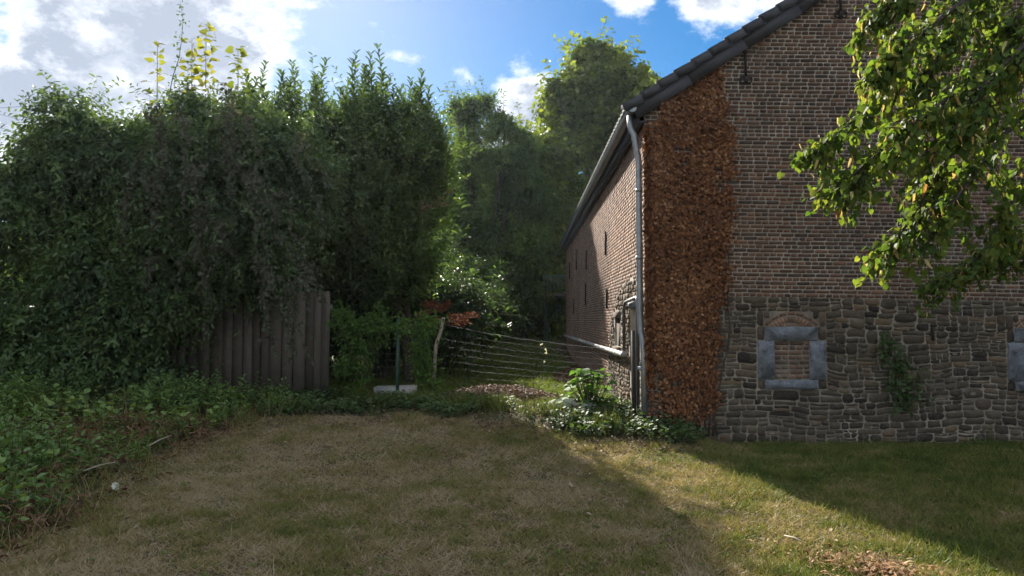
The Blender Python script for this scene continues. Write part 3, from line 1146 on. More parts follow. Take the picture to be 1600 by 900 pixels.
A = np.stack([rng.normal(0, .55, n), -.35 + rng.normal(0, .25, n), -1 + rng.normal(0, .4, n)], 1)
NN = np.stack([rng.normal(0, .6, n), -1 + rng.normal(0, .3, n), .45 + rng.normal(0, .4, n)], 1)
s = rng.uniform(.022, .054, n)
leaves(g, OVAL, P, A, NN, s, s * .95, np.clip(rng.normal(.47, .24, n) + .35 * (vn(u, z, .35, 35) - .5), 0, 1))
# round the corner on the side wall
n = 1500
v, z = rng.uniform(-.07, .0, n), rng.uniform(.8, 4.35, n)
P = np.stack([CX + .06 - .08 * rng.uniform(0, 1, n), D0 + v - .05, z], 1)
A = np.stack([-.35 + rng.normal(0, .3, n), rng.normal(0, .5, n), -1 + rng.normal(0, .4, n)], 1)
NN = np.stack([-1 + rng.normal(0, .3, n), rng.normal(0, .5, n), .45 + rng.normal(0, .4, n)], 1)
s = rng.uniform(.045, .08, n)
leaves(g, LOBED, P, A, NN, s, s * .95, np.clip(rng.normal(.55, .2, n), 0, 1))
g.obj('foliage', M['dead_vine'], vine)
g = Geo()
for k in range(16):
    u0 = rng.uniform(.1, 1.05)
    zs = np.linspace(.1, rng.uniform(2.5, 4.4), 14)
    uu = u0 + np.cumsum(rng.normal(0, .035, 14))
    tube(g, np.stack([CX + np.clip(uu, .03, 1.15), np.full(14, D0 - .03), zs], 1), np.linspace(.014, .005, 14), 5)
g.obj('stem', M['twig'], vine)

# ------------------------------------------------------------------ plank fence
FY = 12.8
pf = thing('plank_fence', 'weathered grey vertical board fence half hidden under the overgrown hedge', 'fence', (-4.5, FY, .35))
x = -6.6
k = 0
while x < -3.36:
    w = rng.uniform(.11, .22)
    zt_ = 2.23 + rng.uniform(-.035, .03) - (.02 if x < -4.5 else 0)
    g = Geo()
    yy = FY - rng.uniform(0, .014)
    a0 = rng.normal(0, .006)
    v = np.array([(x + .003, yy, .30), (x + .003, yy + .024, .30), (x + w - .003, yy + .024, .30), (x + w - .003, yy, .30),
                  (x + .003 + a0, yy, zt_), (x + .003 + a0, yy + .024, zt_), (x + w - .003 + a0, yy + .024, zt_ + rng.uniform(-.012, .012)), (x + w - .003 + a0, yy, zt_)])
    g.add(v, BOXF, rng.uniform(.2, .9))
    g.obj('board', M['old_wood'], pf)
    x += w + rng.uniform(.003, .014)
    k += 1
g = Geo(); box(g, (-3.36, FY - .05, .25), (-3.28, FY + .01, 2.08), .6, .006); g.obj('end_post', M['old_wood'], pf)
for z in (.75, 1.75):
    g = Geo(); box(g, (-6.6, FY + .03, z), (-3.33, FY + .07, z + .09), .4); g.obj('rail', M['old_wood'], pf)

# ------------------------------------------------------------------ wire fence
wf = thing('wire_fence', 'sagging wire mesh fence running from the board fence to the barn', 'fence', (-1.98, 12.5, .33))
pA = np.array((-3.3, 12.75)); pB = np.array((-2.0, 12.5)); pC = np.array((-1.34, 13.6)); pD = np.array((CX - .05, 11.95))
topz = {'A': 1.62, 'B': 1.60, 'C': 1.62, 'D': 1.20}


def fence_run(p, q, z0, z1, sag, nw, hb):
    n = 22
    t = np.linspace(0, 1, n)
    xy = p[None] * (1 - t[:, None]) + q[None] * t[:, None]
    tp = z0 * (1 - t) + z1 * t - sag * 4 * t * (1 - t)
    gb = gz(xy[:, 0], xy[:, 1]) + .04
    for i in range(nw):
        f = 1 - i / (nw - 1)
        zz = gb + (tp - gb) * f + rng.normal(0, .004, n)
        g = Geo()
        tube(g, np.stack([xy[:, 0], xy[:, 1], zz], 1), .0030 if i == 0 else .0014, 4)
        g.obj('wire', M['wire'], wf)
    g = Geo()
    L = np.linalg.norm(q - p)
    m = int(L / .15)
    t = np.linspace(0.02, .98, m)
    xy = p[None] * (1 - t[:, None]) + q[None] * t[:, None]
    tp = z0 * (1 - t) + z1 * t - sag * 4 * t * (1 - t)
    gb = gz(xy[:, 0], xy[:, 1]) + .04
    sticks(g, np.stack([xy[:, 0], xy[:, 1], gb], 1), np.stack([xy[:, 0], xy[:, 1], tp], 1), .0009, .0009)
    g.obj('upright_wires', M['wire'], wf, kind='stuff')


fence_run(pA, pB, topz['A'], topz['B'], .02, 11, 0)
fence_run(pB, pC, topz['B'], topz['C'], .02, 10, 0)
fence_run(pC, pD, topz['C'], topz['D'], .06, 10, 0)
g = Geo(); tube(g, [(-2.0, 12.47, .2), (-2.0, 12.47, 1.0), (-1.99, 12.47, 1.72)], .03, 8); g.obj('post', M['green_metal'], wf, smooth=True)
g = Geo()
a, b = at(681, 540, 13.6), at(693, 496, 13.6)
tube(g, [(a[0] - .05, 13.6, .3), a, (a + b) / 2 + np.array((.02, 0, 0)), b], [.034, .036, .034, .03], 8)
o = g.obj('post', M['pale_wood'], wf, smooth=True)
o['label'] = 'pale leaning wooden stake'

# slab and stone
a = at(588, 606, 13.2)
g = Geo()
box(g, (a[0], 12.95, .30), (a[0] + .72, 13.5, .47), jit=.015)
tag(g.obj('concrete_slab', M['concrete']), 'pale concrete slab lying behind the green fence post', 'slab')


def rock(name, c, r, mat, label, seed):
    import bmesh
    bm = bmesh.new()
    bmesh.ops.create_icosphere(bm, subdivisions=3, radius=1)
    for v in bm.verts:
        q = v.co
        k = 1 + .35 * (float(vn(q.x * 2 + q.z, q.y * 2, .9, seed)) - .5) + .15 * (float(vn(q.x * 5, q.y * 5 + q.z * 3, .9, seed + 1)) - .5)
        v.co = Vector((q.x * r[0] * k, q.y * r[1] * k, max(q.z, -.4) * r[2] * k))
    me = bpy.data.meshes.new(name)
    bm.to_mesh(me)
    bm.free()
    for p in me.polygons:
        p.use_smooth = True
    me.materials.append(mat)
    o = bpy.data.objects.new(name, me)
    o.location = c
    COL.objects.link(o)
    return tag(o, label, 'stone')


rock('field_stone', (.78, 10.9, gz(.78, 10.9) + .06), (.22, .16, .10), M['concrete'], 'pale rounded stone beside the big-leaved plant', 3)
rock('field_stone', (1.15, 10.7, gz(1.15, 10.7) + .05), (.14, .12, .08), M['concrete'], 'smaller pale stone half under the big-leaved plant', 8)

# ------------------------------------------------------------------ railing at the far end
rl = thing('metal_railing', 'small green metal railing with thin balusters at the far end of the barn', 'railing', (1.7, 29.0, 2.6))
a, b = at(850, 431, 28.7), at(886, 459, 28.7)
g = Geo()
tube(g, [(a[0], 29, a[2]), (b[0] + .3, 29, a[2] + .05)], .03, 6); g.obj('top_rail', M['rail_paint'], rl)
g = Geo(); box(g, (a[0] - .05, 28.9, b[2] - .1), (b[0] + .6, 30.2, b[2] + .03)); g.obj('platform', M['old_wood'], rl)
for k in range(9):
    x = a[0] + (b[0] + .25 - a[0]) * k / 8
    g = Geo(); tube(g, [(x, 29, b[2]), (x, 29, a[2])], .016, 6); g.obj('baluster', M['rail_paint'], rl)
for x in (a[0] + .1, b[0] + .1):
    g = Geo(); tube(g, [(x, 29.5, float(gz(x, 29.5)) - .2), (x, 29.5, b[2] - .05)], .06, 8); g.obj('leg', M['green_metal'], rl)


# ------------------------------------------------------------------ trees and hedges
def limbs(g, base, tops, r0, n=8):
    base = np.asarray(base, float)
    for tp in tops:
        tp = np.asarray(tp, float)
        t = np.linspace(0, 1, n)[:, None]
        mid = base * (1 - t) + tp * t
        mid[:, :2] = base[:2] * (1 - t ** 1.5) + tp[:2] * t ** 1.5
        mid += rng.normal(0, .05, mid.shape) * (t * (1 - t) * 4)
        tube(g, mid, r0 * (1 - .8 * t[:, 0]), 7)


def make_tree(name, label, cat, base, lobes, ntw, tw_len, nl, T, L, W, mat, trunk_r, tint=.45, up=.4, droop=.15, group=None, core_n=120, core_L=None, stick=.004, nlimb=7, spread=.9, flat=.6):
    t = thing(name, label, cat, base, group)
    g, gs = Geo(), Geo()
    P, D = lobe_points(lobes, ntw)
    D = norm(D + UP * up + rdir(len(P)) * .35)
    clump = vn(P[:, 0] + P[:, 1] * .7, P[:, 2] * 1.1, .7, 41)
    twigs(g, gs if base[1] < 20 else None, P - D * tw_len * .5, D, tw_len * rng.uniform(.6, 1.25, len(P)), nl, T, L, W, tint + .6 * (clump - .5), droop=droop, stick=stick, spread=spread, flat=flat)
    ns = max(30, int(len(P) * .05))
    Ps, Ds = lobe_points(lobes, ns, inner=.9, hide=1.0)
    Ds = norm(Ds + UP * (up + .15) + rdir(len(Ps)) * .45)
    twigs(g, gs, Ps - Ds * tw_len * .3, Ds, tw_len * rng.uniform(1.3, 2.5, len(Ps)), int(nl * 1.7), T, L * 1.15, W * 1.15, tint + .12, droop=max(droop, .2), stick=stick, spread=spread, flat=flat)
    if core_n:
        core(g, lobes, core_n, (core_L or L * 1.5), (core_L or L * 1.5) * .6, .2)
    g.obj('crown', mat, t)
    gb = Geo()
    tips = lobes[rng.choice(len(lobes), min(nlimb, len(lobes)), replace=False), :3]
    limbs(gb, np.array(base) - UP * .1, tips, trunk_r)
    gb.obj('trunk', M['bark'], t, smooth=True)
    if gs.n:
        gs.obj('twigs', M['twig'], t, kind='stuff')
    return t, g


def hedge_lobes(xs_, ytop, y0, y1, zlow, n, rr):
    """lobes filling a standing mass: xs_ -> top height profile"""
    out = []
    for _ in range(n):
        x = rng.uniform(xs_[0], xs_[-1])
        zt_ = np.interp(x, xs_, ytop)
        zl = np.interp(x, xs_, zlow)
        r = rng.uniform(*rr)
        z = zl + (zt_ - zl - r * .8) * rng.uniform(0, 1) ** .8 + r * .1
        y = rng.uniform(y0, y1)
        out.append((x, y, z, r, r * .9, r * .8))
    for x in np.arange(xs_[0] + .3, xs_[-1] - .1, .65):
        r = rng.uniform(.35, .7)
        out.append((x + rng.uniform(-.1, .1), (y0 + y1) / 2 + rng.uniform(-.4, .4), np.interp(x, xs_, ytop) - r * .85 - rng.uniform(0, .6), r, r, r * .85))
        out.append((x + rng.uniform(-.2, .2), (y0 + y1) / 2 + rng.uniform(-.4, .4), np.interp(x, xs_, ytop) - r * 2.0, r, r, r * .9))
    return np.array(out)


# left: overgrown mixed hedge (several shrubs grown together)
sections = [
    ('overgrown_hedge', 'tall overgrown leafy hedge filling the left edge of the garden', [-12.5, -10.5, -8.6, -7.4], [4.6, 4.8, 5.1, 5.5], [.2, .2, .2, .2], 56),
    ('overgrown_hedge', 'tall rounded hedge section just left of the round-leaved saplings', [-8.0, -7.2, -6.6, -5.9], [5.4, 5.75, 5.85, 5.85], [.2, .2, .4, .7], 42),
    ('overgrown_hedge', 'dark hedge section spilling over the grey board fence', [-6.0, -5.2, -4.4, -3.9], [5.85, 5.85, 5.8, 5.5], [1.9, 2.1, 2.3, 2.5], 40)]

for k, (nm, lb, xs_, tp, lo, nlb) in enumerate(sections):
    lobes = hedge_lobes(xs_, tp, 11.8, 13.4, lo, nlb, (.45, .9))
    if k < 2:
        low = hedge_lobes(xs_ if k == 0 else [-8, -7.5, -7, -6.3], [1.7] * 4, 11.7, 13.6, [.25] * 4, 16, (.5, .75))
        lobes = np.concatenate([lobes, low])
    base = ((xs_[0] + xs_[-1]) / 2, 13.4, .3)
    make_tree(nm, lb, 'hedge', base, lobes, (5600, 5200, 4600)[k], .46, 8, OVAL, (.105, .09, .085)[k], (.046, .044, .042)[k], M['hedge'], .09, tint=(.6, .45, .38)[k], up=.1, droop=.35, core_n=150, core_L=.16, group='sections of the overgrown hedge')

lobes = np.concatenate([hedge_lobes([-16, -11, -8, -5], [4.2, 4.2, 4.2, 4.0], 15.6, 16.8, [.3] * 4, 46, (.6, 1.0)), hedge_lobes([-16, -11, -8, -5], [1.9] * 4, 15.6, 16.8, [.3] * 4, 24, (.6, .9))])
make_tree('overgrown_hedge', 'dark rear hedge glimpsed through gaps low behind the overgrown hedge', 'hedge', (-9.5, 16.2, .3), lobes, 3000, .6, 7, DIAMOND, .17, .09, M['hedge'], .09, tint=.3, up=.1, droop=.35, core_n=90, core_L=.26, group='sections of the overgrown hedge')

# hanging creeper over the hedge
cr_ = thing('trailing_creeper', 'brownish small-leaved creeper hanging in long strands over the hedge', 'creeper', (-5.6, 11.4, .4))
g, gs = Geo(), Geo()
for k in range(44):
    px = rng.uniform(215, 470)
    y0p = rng.uniform(140, 430) + max(0, (px - 360)) * .5
    ln = rng.uniform(.4, 1.7)
    yd = rng.uniform(10.95, 11.5)
    s0 = at(px, y0p, yd)
    m = 12
    t = np.linspace(0, 1, m)
    pts = np.stack([s0[0] + np.cumsum(rng.normal(0, .05, m)) + .6 * t * rng.uniform(-.4, 1), s0[1] - .25 * np.sin(t * 2.2) + np.cumsum(rng.normal(0, .015, m)), s0[2] + .15 * np.sin(t * 3.1) - ln * t ** 1.15], 1)
    pts[:, 2] = np.maximum(pts[:, 2], gz(pts[:, 0], pts[:, 1]) + .2)
    sticks(gs, pts[:-1], pts[1:], .005, .004)
    for q in range(10):
        f = rng.uniform(0, 1, m - 1)[:, None]
        p = pts[:-1] * (1 - f) + pts[1:] * f + rng.normal(0, .05, (m - 1, 3)) * (1.3 - t[:-1, None])
        s = rng.uniform(.045, .085, m - 1)
        leaves(g, OVAL, p, rdir(m - 1) - UP * .5, rdir(m - 1) * .7 + UP * .4 - V_ * .4, s, s * .65, np.clip(rng.normal(.4, .2, m - 1), 0, 1))
g.obj('foliage', M['creeper'], cr_)
gs.obj('stems', M['twig'], cr_, kind='stuff')

# round-leaved saplings rising over the hedge
for (px, py, lb, n) in ((322, 38, 'tall round-leaved sapling with yellowish leaves on top of the hedge', 46), (300, 60, 'second round-leaved sapling, left beside the taller one', 40), (246, 70, 'small yellow-leaved sapling left of the other two above the hedge', 30), (372, 75, 'darker round-leaved sapling right of the taller yellow ones', 40)):
    Yd = 12.9
    tp = at(px, py, Yd)
    t = thing('leafy_sapling', lb, 'sapling', (tp[0], Yd, 4.9), 'saplings above the hedge')
    g, gs = Geo(), Geo()
    hgt = 1.25
    zz = np.linspace(tp[2] - hgt, tp[2], n)
    ang = np.arange(n) * 2.4
    P = np.stack([tp[0] + rng.normal(0, .03, n) + (rng.uniform(size=n) < .4) * rng.normal(0, .12, n), Yd + rng.normal(0, .05, n), zz], 1)
    A = np.stack([np.cos(ang), np.sin(ang), rng.uniform(-.1, .4, n)], 1)
    sticks(gs, P, P + norm(A) * .06, .003, .002)
    s = rng.uniform(.10, .17, n)
    leaves(g, HEART, P + norm(A) * .06, A - UP * .1, UP * .5 + rdir(n) * .5 - V_ * .6, s, s * .95, np.clip(rng.normal(.7 if px < 340 else .25, .2, n), 0, 1))
    tube(gs, [(tp[0], Yd, 4.2), (tp[0] + .02, Yd, (tp[2] + 4.2) / 2), (tp[0], Yd, tp[2])], [.014, .009, .004], 5)
    g.obj('foliage', M['kiwi'], t)
    gs.obj('stem', M['twig'], t, kind='stuff')
# thin creeper tip above them
t = thing('creeper_shoot', 'thin wispy creeper shoot rising highest above the hedge into the sky', 'creeper', tuple(at(275, 130, 12.6)))
g, gs = Geo(), Geo()
path = np.array([at(px, py, 12.6) for px, py in ((262, 160), (270, 120), (280, 90), (284, 60), (286, 30), (282, 5))])
tube(gs, path, [.009, .008, .006, .005, .004, .003], 5)
for k in range(70):
    i = rng.integers(0, 5); f = rng.uniform()
    p = path[i] * (1 - f) + path[i + 1] * f
    s = rng.uniform(.04, .075)
    leaves(g, OVAL, p[None] + rng.normal(0, .05, (1, 3)), rdir(1), rdir(1), s, s * .6, rng.uniform(0, .5))
g.obj('foliage', M['hedge'], t)
gs.obj('stem', M['twig'], t, kind='stuff')

# cherry laurels
lau = [('bushy cherry laurel standing behind the board fence', (-5.0, 15.2), [-6.2, -5.4, -4.4, -3.9], [6.2, 6.4, 6.5, 6.1], [1.6, 2.0, 2.0, 2.4], 30, ((415, 100), (440, 118), (400, 125), (470, 130), (455, 98), (385, 120))),
       ('tall cherry laurel with the highest upright shoots against the blue sky', (-3.6, 15.9), [-4.6, -4.0, -3.2, -2.6], [6.4, 6.6, 6.6, 6.4], [1.8, 1.8, 2.0, 2.2], 30, ((510, 95), (500, 130), (556, 82), (590, 72), (575, 110), (610, 120), (545, 125), (530, 140))),
       ('cherry laurel with sunlit leaves on its right flank above the fence post', (-2.2, 15.4), [-3.3, -2.6, -2.0, -1.75], [6.4, 6.4, 6.3, 6.1], [2.0, 1.9, 2.0, 2.5], 34, ((660, 112), (640, 125), (625, 140), (672, 150), (680, 175), (660, 160), (650, 140), (690, 195)))]
for k, (lb, c, xs_, tp, lo, nlb, shoots) in enumerate(lau):
    lobes = hedge_lobes(xs_, tp, c[1] - .9, c[1] + .9, lo, nlb, (.45, .8))
    if k == 2:
        lw = (lobes[:, 2] < 4.4) & (lobes[:, 0] > -2.4)
        lobes[lw, 0] -= .3
    t, _ = make_tree('cherry_laurel', lb, 'shrub', (c[0], c[1], .35), lobes, 3200, .55, 8, OVAL, .12, .046, M['laurel'], .10, tint=.42 if k < 2 else .5, up=.7, droop=.0, core_n=90, core_L=.19, group='cherry laurels behind the fences', spread=.75)
    g, gs = Geo(), Geo()
    for (px, py) in list(shoots) + [(s[0] + rng.uniform(-22, 22), s[1] + rng.uniform(10, 60)) for s in shoots for _ in range(3)]:
        tp_ = at(px, py, c[1] + rng.uniform(-.5, .5))
        ln = rng.uniform(.8, 1.6)
        p0 = tp_ - np.array((rng.normal(0, .16), rng.normal(0, .16), ln))
        n = 36
        f = np.linspace(.0, 1, n)
        ang = np.arange(n) * 2.4
        P = p0 + (tp_ - p0) * f[:, None]
        A = np.stack([np.cos(ang) * 1.0, np.sin(ang) * 1.0, .45 + .8 * f], 1)
        s = rng.uniform(.16, .25, n) * (1.1 - .35 * f)
        leaves(g, OVAL, P, A, UP - A * .3 + rdir(n) * .3, s, s * .40, np.clip(rng.normal(.35, .15, n), 0, 1))
        tube(gs, [p0, tp_], [.010, .004], 5)
    g.obj('upright_shoots', M['laurel'], t, kind='stuff')
    gs.obj('shoot_stems', M['twig'], t, kind='stuff')

# sunlit spray on the right flank with a dry tip
t = thing('laurel_branch', 'sunlit yellow-green branch with an orange dry tip, left of the dark trees', 'branch', tuple(at(650, 420, 15.0)))
g, gs, go = Geo(), Geo(), Geo()
for (p0, p1, dry) in (((640, 350), (705, 300), True), ((650, 380), (700, 345), False), ((640, 400), (700, 372), False), ((640, 420), (685, 400), False), ((630, 440), (665, 425), False), ((655, 330), (690, 318), True)):
    a, b = at(*p0, 14.6), at(*p1, 14.4)
    for q in range(3):
        o1, o2 = rng.normal(0, .06, 3), rng.normal(0, .09, 3)
        n = 18
        f = np.linspace(0, 1, n)[:, None]
        P = (a + o1) * (1 - f) + (b + o2) * f
        A = norm(b - a) * .7 + rdir(n) * .8
        s = rng.uniform(.08, .12, n)
        leaves(go if dry and q < 2 else g, OVAL, P, A, UP + rdir(n) * .6, s, s * .42, np.clip(rng.normal(.75, .2, n), 0, 1))
        tube(gs, [a + o1, b + o2], [.007, .003], 4)
g.obj('foliage', M['bright'], t)
go.obj('dry_leaves', M['dry_weed'], t)
gs.obj('stem', M['twig'], t, kind='stuff')

# trees behind the wire fence
def tree_at(name, label, Yd, px, ptop, pbot, rx, ry, nl_, rr, mat, ntw, L, W, T=DIAMOND, tint=.45, up=.2, droop=.3, tl=.9, nleaf=9, group='trees behind the fence', core_n=110, extra=None, core_L=None, spread=.9):
    tp, bt = at(px, ptop, Yd), at(px, pbot, Yd)
    cz, rz = (tp[2] + bt[2]) / 2, (tp[2] - bt[2]) / 2
    rm = rr[1] * .55
    lobes = ell_lobes((tp[0], Yd, cz), (rx, ry, max(rz - rm, rz * .6)), nl_, rr, .1)
    hi = np.clip((lobes[:, 2] - cz) / rz, 0, 1)
    lobes[:, 3:6] *= (1 - .4 * hi)[:, None]
    if extra is not None:
        lobes = np.concatenate([lobes, extra])
    return make_tree('dark_bush' if 'bush' in label else name, label, 'bush' if 'bush' in label else 'tree', (tp[0], Yd, float(gz(tp[0], Yd))), lobes, ntw, tl, nleaf, T, L, W, mat, .2, tint=tint, up=up, droop=droop, group=group, core_n=core_n, core_L=core_L or L * 2.0, stick=.008, spread=spread)


def pxl(Yd, rows, dy=1.0, sub=3):
    out = []
    for (px, py, r) in rows:
        rm = r * Yd / F
        for q in range(sub):
            p = at(px + rng.normal(0, r * .45), py + rng.normal(0, r * .45) + r * .2, Yd + rng.uniform(-dy, dy))
            k = rm * rng.uniform(.42, .78)
            out.append((*p, k, k, k * .85))
    return np.array(out)


def tree_px(name, label, Yd, rows, mat, ntw, L, W, T=OVAL, tint=.5, tl=.9, nleaf=8, dy=1.2, sub=3, core_n=60, up=.15, droop=.3):
    lobes = pxl(Yd, rows, dy, sub)
    x = float(np.mean(lobes[:, 0]))
    return make_tree(name, label, 'tree', (x, Yd, float(gz(x, Yd))), lobes, ntw, tl, nleaf, T, L, W, mat, .2, tint=tint, up=up, droop=droop, group='trees behind the fence', core_n=core_n, core_L=L * 1.8, stick=.008, nlimb=12)


tree_px('ash_tree', 'dense round-topped tree right of the laurels, before the small cloud', 30,
        [(725, 172, 24), (750, 168, 26), (775, 182, 26), (798, 200, 24), (815, 232, 24), (740, 215, 44), (785, 240, 40), (820, 280, 32), (712, 290, 36), (728, 240, 36), (715, 330, 40), (750, 290, 50), (800, 320, 44), (720, 360, 50), (770, 370, 50), (815, 390, 40), (700, 430, 50), (750, 450, 50), (800, 460, 45)],
        M['ash'], 6200, .19, .07, T=DIAMOND, tint=.55, tl=.8, nleaf=9, sub=4)
tree_at('ash_tree', 'dark narrow tree in the gap between laurel and the round-topped tree', 26, 690, 370, 520, 1.5, 1.2, 40, (.5, .9), M['ash'], 3500, .14, .045, tint=.35, tl=.75)
tree_px('alder_tree', 'tallest tree, behind the barn roof against the sky', 34,
        [(935, 78, 22), (915, 92, 22), (960, 92, 26), (985, 112, 22), (900, 108, 20), (880, 128, 18), (863, 145, 16), (925, 125, 36), (965, 135, 36), (998, 140, 16), (895, 160, 28), (870, 185, 26), (920, 180, 40), (965, 190, 40), (1000, 190, 30), (885, 220, 36), (930, 240, 44), (975, 260, 44), (860, 250, 30), (900, 290, 40), (940, 320, 40), (890, 350, 40)],
        M['alder'], 4300, .25, .20, T=OVAL, tint=.66, tl=1.0, nleaf=7, sub=3, core_n=30)
tree_px('alder_tree', 'leafy tree below and left of the tallest tree, beside the small cloud', 32,
        [(850, 218, 22), (832, 235, 20), (870, 235, 26), (845, 265, 32), (825, 290, 26), (875, 290, 36), (850, 320, 40), (830, 350, 34), (870, 365, 40), (850, 410, 40), (875, 430, 34), (830, 440, 36), (860, 480, 34)],
        M['alder'], 3000, .23, .18, T=OVAL, tint=.66, tl=.9, nleaf=7, sub=4, core_n=50)
tree_at('alder_tree', 'low dark tree at the far end of the barn wall', 34, 820, 330, 520, 2.4, 1.6, 46, (.6, 1.0), M['alder'], 3400, .16, .11, T=DIAMOND, tint=.25, tl=.8, nleaf=8)
tree_px('alder_tree', 'sprig-topped tree mostly hidden behind the barn roof', 40,
        [(1018, 125, 12), (1008, 140, 16), (1030, 150, 18), (1000, 170, 26), (1040, 190, 30), (1010, 220, 34)], M['alder'], 900, .19, .15, T=DIAMOND, tint=.5, tl=1.0, sub=3)
tree_px('ash_tree', 'deep green tree far back between the laurels and the tall tree', 44,
        [(700, 260, 40), (735, 280, 40), (770, 300, 40), (800, 330, 40), (690, 330, 45), (740, 350, 45), (785, 380, 45), (830, 400, 45), (700, 400, 45), (745, 430, 45), (790, 450, 45), (840, 460, 45), (870, 440, 40)],
        M['ash'], 3200, .26, .10, T=DIAMOND, tint=.3, tl=1.1, nleaf=8, sub=4, core_n=60)
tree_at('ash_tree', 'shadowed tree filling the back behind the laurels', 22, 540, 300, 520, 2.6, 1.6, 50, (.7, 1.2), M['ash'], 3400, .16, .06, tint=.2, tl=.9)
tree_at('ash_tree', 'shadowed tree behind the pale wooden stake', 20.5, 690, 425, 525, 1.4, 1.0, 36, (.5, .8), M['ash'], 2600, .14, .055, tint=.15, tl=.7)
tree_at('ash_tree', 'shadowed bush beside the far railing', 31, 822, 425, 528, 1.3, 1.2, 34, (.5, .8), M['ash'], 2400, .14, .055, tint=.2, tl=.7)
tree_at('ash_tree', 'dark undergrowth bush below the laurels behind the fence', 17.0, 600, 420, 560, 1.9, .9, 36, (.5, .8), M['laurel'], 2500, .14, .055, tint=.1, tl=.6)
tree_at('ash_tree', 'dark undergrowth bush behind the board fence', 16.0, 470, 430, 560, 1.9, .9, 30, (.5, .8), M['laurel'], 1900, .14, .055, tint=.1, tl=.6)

# dead reddish conifer branch on the stake
t = thing('dead_conifer_branch', 'rust-red dead conifer branch hanging over the pale stake', 'branch', tuple(at(690, 500, 13.9)))
g, gs = Geo(), Geo()
for (p0, p1) in (((690, 480), (655, 492)), ((690, 480), (665, 475)), ((695, 495), (745, 492)), ((700, 500), (730, 503)), ((690, 485), (700, 474)), ((690, 500), (665, 505))):
    a, b = at(*p0, 13.9), at(*p1, 13.8)
    tube(gs, [a, b], [.008, .003], 4)
    n = 150
    f = rng.uniform(0, 1, (n, 1))
    s = rng.uniform(.04, .10, n)
    leaves(g, DIAMOND, a * (1 - f) + b * f + rng.normal(0, .03, (n, 3)), norm(b - a) + rdir(n) * .8, rdir(n), s, s * .2, rng.uniform(0, 1, n))
g.obj('foliage', M['redtwig'], t)
gs.obj('stem', M['twig'], t, kind='stuff')

# climber on the wire fence
t = thing('fence_climber', 'sunlit leafy climber sprawling over the wire fence beside the board fence', 'climber', (-2.6, 12.5, .35))
g, gs = Geo(), Geo()
pts = []
for (px, py, r, m) in ((560, 555, .22, 60), (550, 530, .2, 60), (545, 505, .2, 60), (570, 512, .2, 60), (600, 515, .2, 50), (625, 512, .16, 36), (650, 515, .22, 50), (675, 508, .2, 40), (530, 490, .14, 40), (655, 540, .12, 24), (540, 575, .2, 40), (590, 500, .15, 26), (660, 560, .14, 40), (670, 590, .16, 40), (655, 575, .12, 34), (560, 585, .22, 40)):
    c = at(px, py, 12.45 if px < 640 else 12.1)
    pts.append(c + rng.normal(0, r * .5, (m, 3)))
P = np.concatenate(pts)
P[:, 2] = np.maximum(P[:, 2], gz(P[:, 0], P[:, 1]) + .05)
twigs(g, gs, P, rdir(len(P)) * .8 + UP * .25, .22, 5, OVAL, .065, .042, .62, droop=.2, stick=.003)
g.obj('foliage', M['bright'], t)
gs.obj('stem', M['twig'], t, kind='stuff')


# ------------------------------------------------------------------ green plant on the gable wall
t = thing('wall_fern', 'green leafy plant growing out of the stone wall between the two windows', 'plant', tuple(at(1405, 640, D0 - .05)))
g, gs = Geo(), Geo()
pts = [at(px, py, D0 - .08) + rng.normal(0, .07, (m, 3)) * np.array((1, .35, 1)) for (px, py, m) in ((1385, 545, 14), (1400, 560, 14), (1395, 590, 16), (1410, 615, 14), (1425, 600, 12), (1380, 530, 8), (1415, 570, 10), (1405, 635, 6))]
P = np.concatenate(pts)
P[:, 1] = np.minimum(P[:, 1], D0 - .03)
twigs(g, gs, P, rdir(len(P)) * .8 - V_ * .8 - UP * .3, .16, 6, OVAL, .06, .038, .45, droop=.4, stick=.003)
g.obj('foliage', M['groundivy'], t)
gs.obj('stem', M['twig'], t, kind='stuff')

# ------------------------------------------------------------------ linden at the right
lt = thing('linden_tree', 'linden tree reaching in from the right with hanging sunlit leaves and pale bracts', 'tree', (6.9, 6.4, 0))
g, gs, gb, gt = Geo(), Geo(), Geo(), Geo()
tube(gt, [(6.9, 6.4, -.1), (6.88, 6.4, .3), (6.9, 6.38, 1.6), (6.85, 6.35, 3.2), (6.8, 6.3, 5.0), (6.9, 6.4, 7.2)], [.34, .27, .24, .21, .16, .08], 12)
